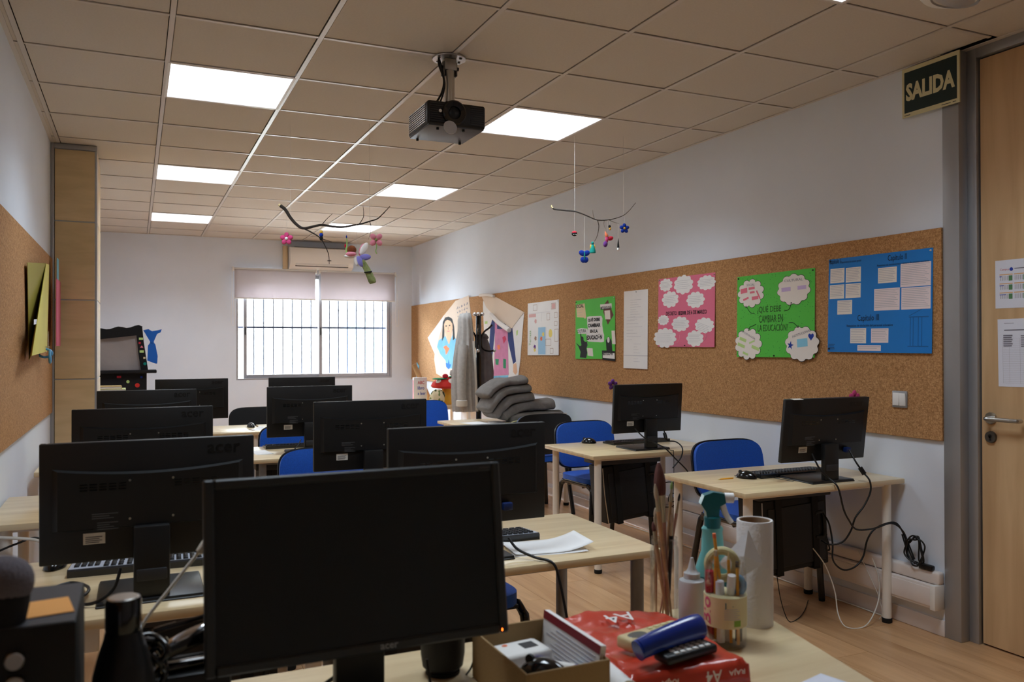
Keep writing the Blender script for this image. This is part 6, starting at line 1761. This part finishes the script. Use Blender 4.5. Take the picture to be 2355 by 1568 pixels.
cl_ = tag(obj('crumpled_cloth', MB().ball((0.69, 1.35, cz + 0.018), (0.055, 0.065, 0.016), 20, 8, lambda u: 1 + 0.08 * math.sin(6 * math.atan2(u[1], u[0]))), 'felt_white'), 'white crumpled cloth at the bottom of the cardboard box', 'cloth')
mat('maroon_print', (130, 26, 40), 0.6)
ca = thing('slim_carton', 'slim white and maroon carton standing on edge in the cardboard box', 'carton', (0.750, 1.39, DZ + 0.0045))
mx = Matrix.Translation((0.004, 0, 0)) @ Matrix.Rotation(0.10, 4, 'Y')
obj('card', MB(mx).rbox(-0.012, 0.0, -0.115, 0.108, 0.0, 0.106, 0.001, 1), 'carton_white', ca)
obj('maroon_edge', MB(mx).box(-0.0127, -0.0119, -0.115, 0.108, 0.090, 0.106), 'maroon_print', ca, 0)
g = MB(mx)
for k in range(9):
    g.box(-0.0126, -0.0119, -0.10, 0.09 - 0.02 * (k % 3), 0.016 + k * 0.008, 0.019 + k * 0.008)
obj('small_print', g, 'ink_pale', ca, 0)

# red wrapper of a paper ream
mat('wrapper_red', (196, 62, 42), 0.28, var=(6, 0.06), bump=(16, 0.35), coat=0.3)
pk = thing('paper_ream_wrapper', 'red glossy A4 paper ream wrapper lying on the foreground desk', 'paper pack', (0.955, 1.425, DZ), -0.10)
def crump(x, y):
    return 0.006 * noise.noise(Vector((x * 14, y * 14, 3.1))) + 0.003 * noise.noise(Vector((x * 40, y * 40, 9.1)))
def wrap_top(a, b):
    x, y = -0.125 + 0.25 * a, -0.165 + 0.345 * b
    e = min(a, 1 - a, b, 1 - b)
    h = 0.046 + crump(x, y) * 1.2 + 0.010 * max(0, b - 0.8) * 5 * math.sin(a * 5)
    return (x, y, h - (0.010 if e < 0.02 else 0.0))
mb = MB().grid(wrap_top, 30, 38)
n0, m0 = 31, 39
rim = [i for i in range(n0)] + [j * n0 + n0 - 1 for j in range(1, m0)] + [(m0 - 1) * n0 + i for i in range(n0 - 2, -1, -1)] + [j * n0 for j in range(m0 - 2, 0, -1)]
base = len(mb.v)
for i in rim:
    x, y, z = mb.v[i]
    mb.v.append((x * 1.02, y * 1.01, 0.001))
L = len(rim)
for k in range(L):
    mb.f.append((rim[k], base + k, base + (k + 1) % L, rim[(k + 1) % L]))
mb.f.append(tuple(base + k for k in range(L)))
obj('wrapper', mb, 'wrapper_red', pk, 50)
obj('white_band', MB().tube([(-0.132, -0.168, 0.022), (-0.134, -0.06, 0.024), (-0.130, 0.06, 0.022)], 0.021, 14), 'paper', pk)
def mark(s, x, y, z, w, h, rz, m, rx=0.0, bold=0.0):
    me = text_mesh(s, w=w, h=h, bold=bold)
    me.transform(Matrix.Translation((x, y, z)) @ Matrix.Rotation(rz, 4, 'Z') @ Matrix.Rotation(rx, 4, 'X'))
    obj('lettering', me, m, pk)
mark('A4', 0.022, 0.135, 0.058, 0.07, 0.05, PI + 0.1, 'felt_white', 0.0, 0.005)
mark('RAJA', -0.118, 0.02, 0.046, 0.10, 0.022, -PI / 2 - PI, 'ink_blue', 0.0, 0.02)
front = lambda s, x, z, w, h: obj('lettering', flip(text_mesh(s, w=w, h=h, bold=0.01), x, z), 'felt_white', pk)
def flip(me, x, z):
    me.transform(Matrix.Translation((x, -0.1705, z)) @ Matrix.Rotation(PI / 2, 4, 'X') @ Matrix.Rotation(PI, 4, 'Z'))
    return me
front('RAJA', 0.112, 0.036, 0.035, 0.012)
front('A4', 0.062, 0.038, 0.034, 0.024)
front('RAJA', -0.03, 0.036, 0.035, 0.012)
lb = tag(obj('black_binder_clip', MB().rbox(0.80, 0.835, 1.245, 1.42, DZ, DZ + 0.012, 0.004), 'black_plastic'), 'flat black ruler half under the red ream wrapper edge', 'ruler')
lb.location = (0, 0, 0)

# handsets on the wrapper
hz = DZ + 0.054
mat('beige_plastic', (206, 186, 140), 0.45)
mat('lcd_grey', (92, 94, 90), 0.25)
mat('royal_blue', (16, 46, 134), 0.25, coat=0.3)
ph = thing('beige_handset', 'beige handset with grey display lying on the red wrapper', 'handset', (0.935, 1.385, hz), 0.20)
obj('case', MB().rbox(-0.075, 0.085, -0.024, 0.024, 0, 0.024, 0.006, 3), 'beige_plastic', ph)
obj('display', MB().lathe([(0.020, 0.0238), (0.019, 0.0246), (0.0, 0.0246)], (-0.040, 0, 0), 24, 1.15, 0.75), 'lcd_grey', ph)
for i in range(4):
    for j in range(3):
        obj('button', MB().rbox(0.0 + i * 0.019, 0.013 + i * 0.019, -0.017 + j * 0.012, -0.008 + j * 0.012, 0.023, 0.0262, 0.001, 1), 'cord_cream', ph)
rm = thing('remote_control', 'black remote control with white keys under the blue handset', 'remote control', (0.955, 1.300, hz - 0.002), 0.14)
obj('case', MB().rbox(-0.065, 0.065, -0.022, 0.022, 0, 0.018, 0.007, 3), 'black_plastic', rm)
for i in range(6):
    for j in range(3):
        obj('key', MB().rbox(-0.042 + i * 0.016, -0.031 + i * 0.016, -0.017 + j * 0.012, -0.009 + j * 0.012, 0.017, 0.0200, 0.001, 1), 'white_plastic', rm)
bl = thing('blue_handset', 'royal blue curved handset leaning on the beige one', 'handset', (0.930, 1.318, hz + 0.026), 0.18)
obj('shell', MB(Matrix.Rotation(0.25, 4, 'X')).tube([(-0.078, 0.0, 0.0), (-0.04, 0, 0.006), (0.02, 0, 0.012), (0.06, 0, 0.014), (0.086, 0, 0.012)], lambda u: (0.019 + 0.007 * u) * (1.0 if u < 0.88 else max(0.25, math.sqrt(max(0.0, 1 - ((u - 0.88) / 0.122) ** 2)))), 18, 8, flat=0.75), 'royal_blue', bl)
obj('rim', MB(Matrix.Rotation(0.25, 4, 'X')).tube([(-0.0785, 0, -0.001), (-0.083, 0, -0.002)], 0.0195, 18, 0, flat=0.75), 'royal_blue', bl)

# ------------------------------------------------------------------ bottles, jars and roll at the far corner
mat('roll_paper', (230, 226, 224), 0.9, bump=(150, 0.25))
mat('tissue', (236, 236, 240), 0.9, bump=(40, 0.2))
mat('kraft_core', (166, 138, 110), 0.9)
rl = thing('paper_towel_roll', 'tall white paper towel roll standing on the foreground desk', 'paper roll', (1.309, 1.516, DZ))
obj('roll', MB().lathe([(0.026, 0.0), (0.0405, 0.0), (0.041, 0.002), (0.041, 0.238), (0.040, 0.240), (0.036, 0.240), (0.035, 0.234), (0.035, 0.03), (0.026, 0.0)], n=48), 'roll_paper', rl)
obj('core', MB().lathe([(0.0345, 0.02), (0.0348, 0.2385), (0.0335, 0.2385), (0.0335, 0.02)], n=40), 'kraft_core', rl)
tv = [(-0.030, -0.030, 0.232), (-0.085, -0.05, 0.150), (-0.050, -0.066, 0.115), (0.012, -0.056, 0.150), (-0.018, -0.042, 0.205)]
obj('loose_sheet', MB().add([(-0.038, -0.022, 0.225), (-0.105, 0.0, 0.150), (-0.075, -0.030, 0.118), (-0.018, -0.046, 0.150), (-0.060, -0.034, 0.170)], [(0, 1, 4), (1, 2, 4), (2, 3, 4), (3, 0, 4)]), 'tissue', rl, 0)
rl.children[-1].modifiers.new('t', 'SOLIDIFY').thickness = 0.001

mat('spray_aqua', (128, 208, 208), 0.35, trans=0.1)
mat('spray_teal', (10, 104, 112), 0.3)
sy = thing('spray_bottle', 'aqua spray bottle with dark teal and white trigger head', 'spray bottle', (1.254, 1.601, DZ), -0.42)
prof = [(0.0, 0.0, 1.0), (0.044, 0.0, 1.0), (0.048, 0.008, 1.0), (0.048, 0.06, 1.0), (0.045, 0.10, 1.0), (0.036, 0.13, 1.0), (0.027, 0.155, 1.0), (0.0255, 0.185, 1.0), (0.024, 0.20, 1.0), (0.026, 0.208, 1.0), (0.022, 0.214, 1.0), (0.0, 0.215, 1.0)]
obj('bottle', MB().lathe([(r, z) for r, z, _ in prof], n=36, sx=1.0, sy=0.62), 'spray_aqua', sy)
obj('label', MB().lathe([(0.0485, 0.012), (0.0485, 0.058)], n=36, sx=1.0, sy=0.63), 'carton_white', sy)
obj('label_band', MB().lathe([(0.0490, 0.060), (0.0485, 0.090), (0.0462, 0.098)], n=36, sx=1.0, sy=0.63), 'spray_teal', sy)
obj('collar', MB().lathe([(0.019, 0.21), (0.020, 0.235), (0.016, 0.238)], n=28), 'spray_teal', sy)
hdp = [(-0.030, 0.268), (-0.022, 0.288), (0.0, 0.296), (0.026, 0.292), (0.030, 0.270), (0.016, 0.262), (0.012, 0.232), (-0.014, 0.226), (-0.018, 0.250)]
obj('trigger_head', MB(Matrix(((1, 0, 0, 0), (0, 0, -1, 0), (0, 1, 0, 0), (0, 0, 0, 1)))).prism(hdp, -0.013, 0.013), 'spray_teal', sy, 40)
obj('nozzle', MB().cyl((0.028, 0, 0.281), (0.050, 0, 0.280), 0.012, n=18), 'white_plastic', sy)
obj('trigger', MB().tube([(0.022, 0, 0.270), (0.028, 0, 0.252), (0.036, 0, 0.235), (0.046, 0, 0.222)], lambda u: 0.009 - 0.003 * u, 10), 'white_plastic', sy)

mat('glue_white', (226, 226, 228), 0.4, trans=0.35)
gb = thing('glue_bottle', 'translucent white glue bottle with nozzle beside the brushes', 'glue bottle', (1.152, 1.545, DZ))
obj('bottle', MB().lathe([(0.0, 0.0), (0.028, 0.0), (0.030, 0.004), (0.030, 0.105), (0.028, 0.112), (0.018, 0.116), (0.0, 0.117)], n=32), 'glue_white', gb)
obj('neck_cap', MB().lathe([(0.0185, 0.115), (0.0185, 0.128), (0.014, 0.130), (0.009, 0.138), (0.0035, 0.162), (0.0, 0.163)], n=28), 'glue_white', gb)

def glass_jar(t, r, h, neck=0.85, wall=0.0022):
    o = [(0.0, 0.0), (r * 0.92, 0.0), (r, 0.006), (r, h * 0.86), (r * neck, h * 0.92), (r * neck, h * 0.985), (r * neck * 1.03, h)]
    i = [(r * neck * 0.98, h), (r * neck - wall, h * 0.985), (r * neck - wall, h * 0.92), (r - wall, h * 0.855), (r - wall, 0.009), (r * 0.9, 0.005), (0.0, 0.005)]
    obj('glass', MB().lathe(o + i, n=40), 'thin_glass', t)
    obj('thread_ring', MB().lathe([(r * neck + 0.0005, h * 0.93), (r * neck + 0.002, h * 0.94), (r * neck + 0.0005, h * 0.95)], n=40), 'thin_glass', t)
bj = thing('brush_jar', 'tall glass jar holding paint brushes on the foreground desk', 'jar', (1.131, 1.622, DZ))
glass_jar(bj, 0.034, 0.195, 0.88)
mat('brush_wood', (186, 150, 110), 0.5, var=(30, 0.15))
mat('brush_black', (30, 28, 30), 0.4)
mat('brush_rose', (186, 140, 124), 0.45)
mat('bristle_brown', (112, 74, 70), 0.95, bump=(400, 0.6), stretch=(1, 1, 0.1))
mat('bristle_pale', (196, 182, 160), 0.95, bump=(400, 0.6), stretch=(1, 1, 0.1))
mat('ferrule', (188, 176, 150), 0.3, 0.8)
def brush(label, foot, top, r, hm, bm, br, bl, fer=0.03):
    t = thing('paint_brush', label, 'paint brush', (1.131, 1.622, DZ + 0.0056), 0, 'brushes in the tall jar')
    f, p = Vector(foot), Vector(top)
    d = (p - f).normalized()
    L = (p - f).length
    obj('handle', MB().tube([f, f + d * (L - bl - fer) * 0.6, f + d * (L - bl - fer)], lambda u: r * (0.55 + 0.9 * u * (1.35 - u * 0.6)), 10, 5), hm, t)
    obj('ferrule', MB().cyl(f + d * (L - bl - fer - 0.002), f + d * (L - bl), r * 1.15, br * 0.9, 12), 'ferrule', t)
    obj('bristles', MB().tube([f + d * (L - bl), f + d * (L - bl * 0.5), p], lambda u: br * (1 + 0.25 * math.sin(PI * min(1, u * 1.1))) * (1 - 0.72 * u ** 3), 14, 6), bm, t)
    return t
brush('large brush with a fluffy brown head and black ferrule in the tall jar', (0.012, 0.006, 0.001), (-0.018, -0.004, 0.365), 0.0075, 'brush_rose', 'bristle_brown', 0.0115, 0.075, 0.065)
brush('brush with pale flat bristles leaning left in the tall jar', (0.014, -0.008, 0.001), (-0.034, -0.012, 0.318), 0.0045, 'brush_wood', 'bristle_pale', 0.0045, 0.035)
brush('thin dark-tipped brush leaning right in the tall jar', (-0.012, 0.004, 0.001), (0.040, -0.006, 0.290), 0.003, 'brush_rose', 'brush_black', 0.0025, 0.018)
brush('thin green-tipped brush upright in the tall jar', (0.004, 0.014, 0.001), (0.022, 0.0, 0.318), 0.003, 'brush_wood', 'felt_green', 0.003, 0.018)
brush('short brush with dark handle in the tall jar', (0.018, 0.010, 0.001), (0.006, -0.022, 0.250), 0.004, 'brush_black', 'bristle_pale', 0.004, 0.025)
brush('slender pale wooden brush at the back of the tall jar', (-0.016, 0.012, 0.001), (-0.010, 0.022, 0.255), 0.004, 'brush_wood', 'bristle_pale', 0.0035, 0.022)
brush('bare wooden brush handle side of the tall jar', (-0.004, -0.016, 0.001), (-0.024, 0.012, 0.225), 0.0042, 'brush_wood', 'bristle_brown', 0.004, 0.022)

pj2 = thing('pencil_jar', 'squat glass jar with cream Bio label full of pens', 'jar', (1.160, 1.438, DZ))
glass_jar(pj2, 0.045, 0.185, 0.90)
mat('label_cream', (226, 214, 168), 0.7)
mat('label_pink', (206, 96, 130), 0.7)
mat('label_green', (138, 176, 66), 0.7)
obj('label', MB().lathe([(0.0454, 0.046), (0.0456, 0.110)], n=48), 'label_cream', pj2)
def curved(me, r, a0):
    for q in me.vertices:
        a = a0 + q.co.x / r
        q.co = Vector((r * math.cos(a), r * math.sin(a), q.co.y))
    return me
VA = math.atan2(-1.438, -1.160)
me = text_mesh('Bio', w=0.058, h=0.030, bold=0.02)
me.transform(Matrix.Rotation(PI / 2, 4, 'Z'))
me.transform(Matrix.Translation((-0.012, 0.050, 0)))
obj('lettering', curved(me, 0.0459, VA - 0.45), 'label_pink', pj2)
me = MB().grid(lambda a, b: (-0.002 + 0.016 * a, 0.051 + 0.013 * b, 0), 6, 1).mesh('green_mark')
obj('green_mark', curved(me, 0.0459, VA + 0.45), 'label_green', pj2)
me = MB().add([(0, 0.088, 0), (0.018, 0.094, 0), (0, 0.102, 0)], [(0, 1, 2)]).mesh('green_pennant')
obj('green_pennant', curved(me, 0.0459, VA + 0.0), 'spray_teal', pj2)
mb = MB()
for k in range(6):
    mb.grid(lambda a, b, k=k: (-0.002 + (0.034 - 0.005 * (k % 2)) * a, 0.066 + k * 0.0042 + 0.0012 * b, 0), 8, 1)
obj('small_print', curved(mb.mesh('small_print'), 0.0458, VA + 0.0), 'ink_pale', pj2)
def pen(name, label, cat, foot, top, r, m, capm=None, caplen=0.0, tipm=None):
    t = thing(name, label, cat, (1.160, 1.438, DZ + 0.0056), 0, 'pens in the squat jar')
    f, p = Vector(foot), Vector(top)
    d = (p - f).normalized()
    q = p - d * caplen
    obj('barrel', MB().cyl(f, q, r, n=10), m, t)
    if capm:
        obj('cap', MB().cyl(q, p, r * 1.12, r * 1.05, 14), capm, t)
    if tipm:
        obj('tip', MB().cyl(q, p, r, r * 0.15, 10), tipm, t)
    return t
sgn = lambda x, y: (x, y)
pen('pencil', 'long yellow pencil with eraser end in the squat jar', 'pencil', (0.016, 0.014, 0.001), (-0.020, 0.012, 0.232), 0.0035, 'pencil_yellow', 'felt_orange', 0.010)
pen('pencil', 'second yellow pencil tilted in the squat jar', 'pencil', (-0.012, 0.02, 0.001), (-0.028, -0.004, 0.200), 0.0035, 'pencil_yellow', 'ferrule', 0.012)
pen('pencil', 'sharpened yellow pencil standing point up in the squat jar', 'pencil', (0.004, -0.014, 0.001), (0.002, -0.008, 0.196), 0.0035, 'pencil_yellow', None, 0.018, 'twig_cut')
pen('pencil', 'yellow and black striped pencil leaning right in the squat jar', 'pencil', (0.010, -0.030, 0.001), (0.016, -0.020, 0.175), 0.0035, 'pencil_yellow', 'brush_black', 0.012)
pen('marker', 'red marker in the squat jar', 'marker', (-0.022, 0.024, 0.001), (-0.030, 0.016, 0.152), 0.0085, 'maroon_print', 'felt_red', 0.045)
pen('marker', 'white marker with blue band in the squat jar', 'marker', (-0.012, 0.000, 0.001), (-0.018, -0.004, 0.133), 0.0085, 'white_plastic', 'paper_cool', 0.028)
pen('marker', 'white and red marker in the squat jar', 'marker', (0.010, 0.004, 0.001), (0.000, -0.022, 0.148), 0.0085, 'white_plastic', 'carton_white', 0.030)
pen('marker', 'dark marker standing at the wall of the squat jar', 'marker', (0.026, -0.012, 0.001), (0.030, -0.010, 0.140), 0.0075, 'brush_black', 'charcoal_plastic', 0.03)
tp = thing('tape_roll', 'cream roll of sticky tape standing in the squat jar', 'tape', (1.163, 1.452, DZ + 0.168), -0.6)
ring = [(0.030 * math.cos(a * PI / 12), 0.0, 0.030 * math.sin(a * PI / 12)) for a in range(25)]
obj('tape', MB().tube(ring, 0.009, 10, 1, cap=False), 'cord_cream', tp)
bt2 = thing('tape_roll', 'small blue tape roll inside the squat jar', 'tape', (1.182, 1.425, DZ + 0.128), -0.9)
ring = [(0.014 * math.cos(a * PI / 8), 0.0, 0.018 * math.sin(a * PI / 8)) for a in range(17)]
obj('tape', MB().tube(ring, 0.006, 10, 1, cap=False), 'scissor_blue', bt2)
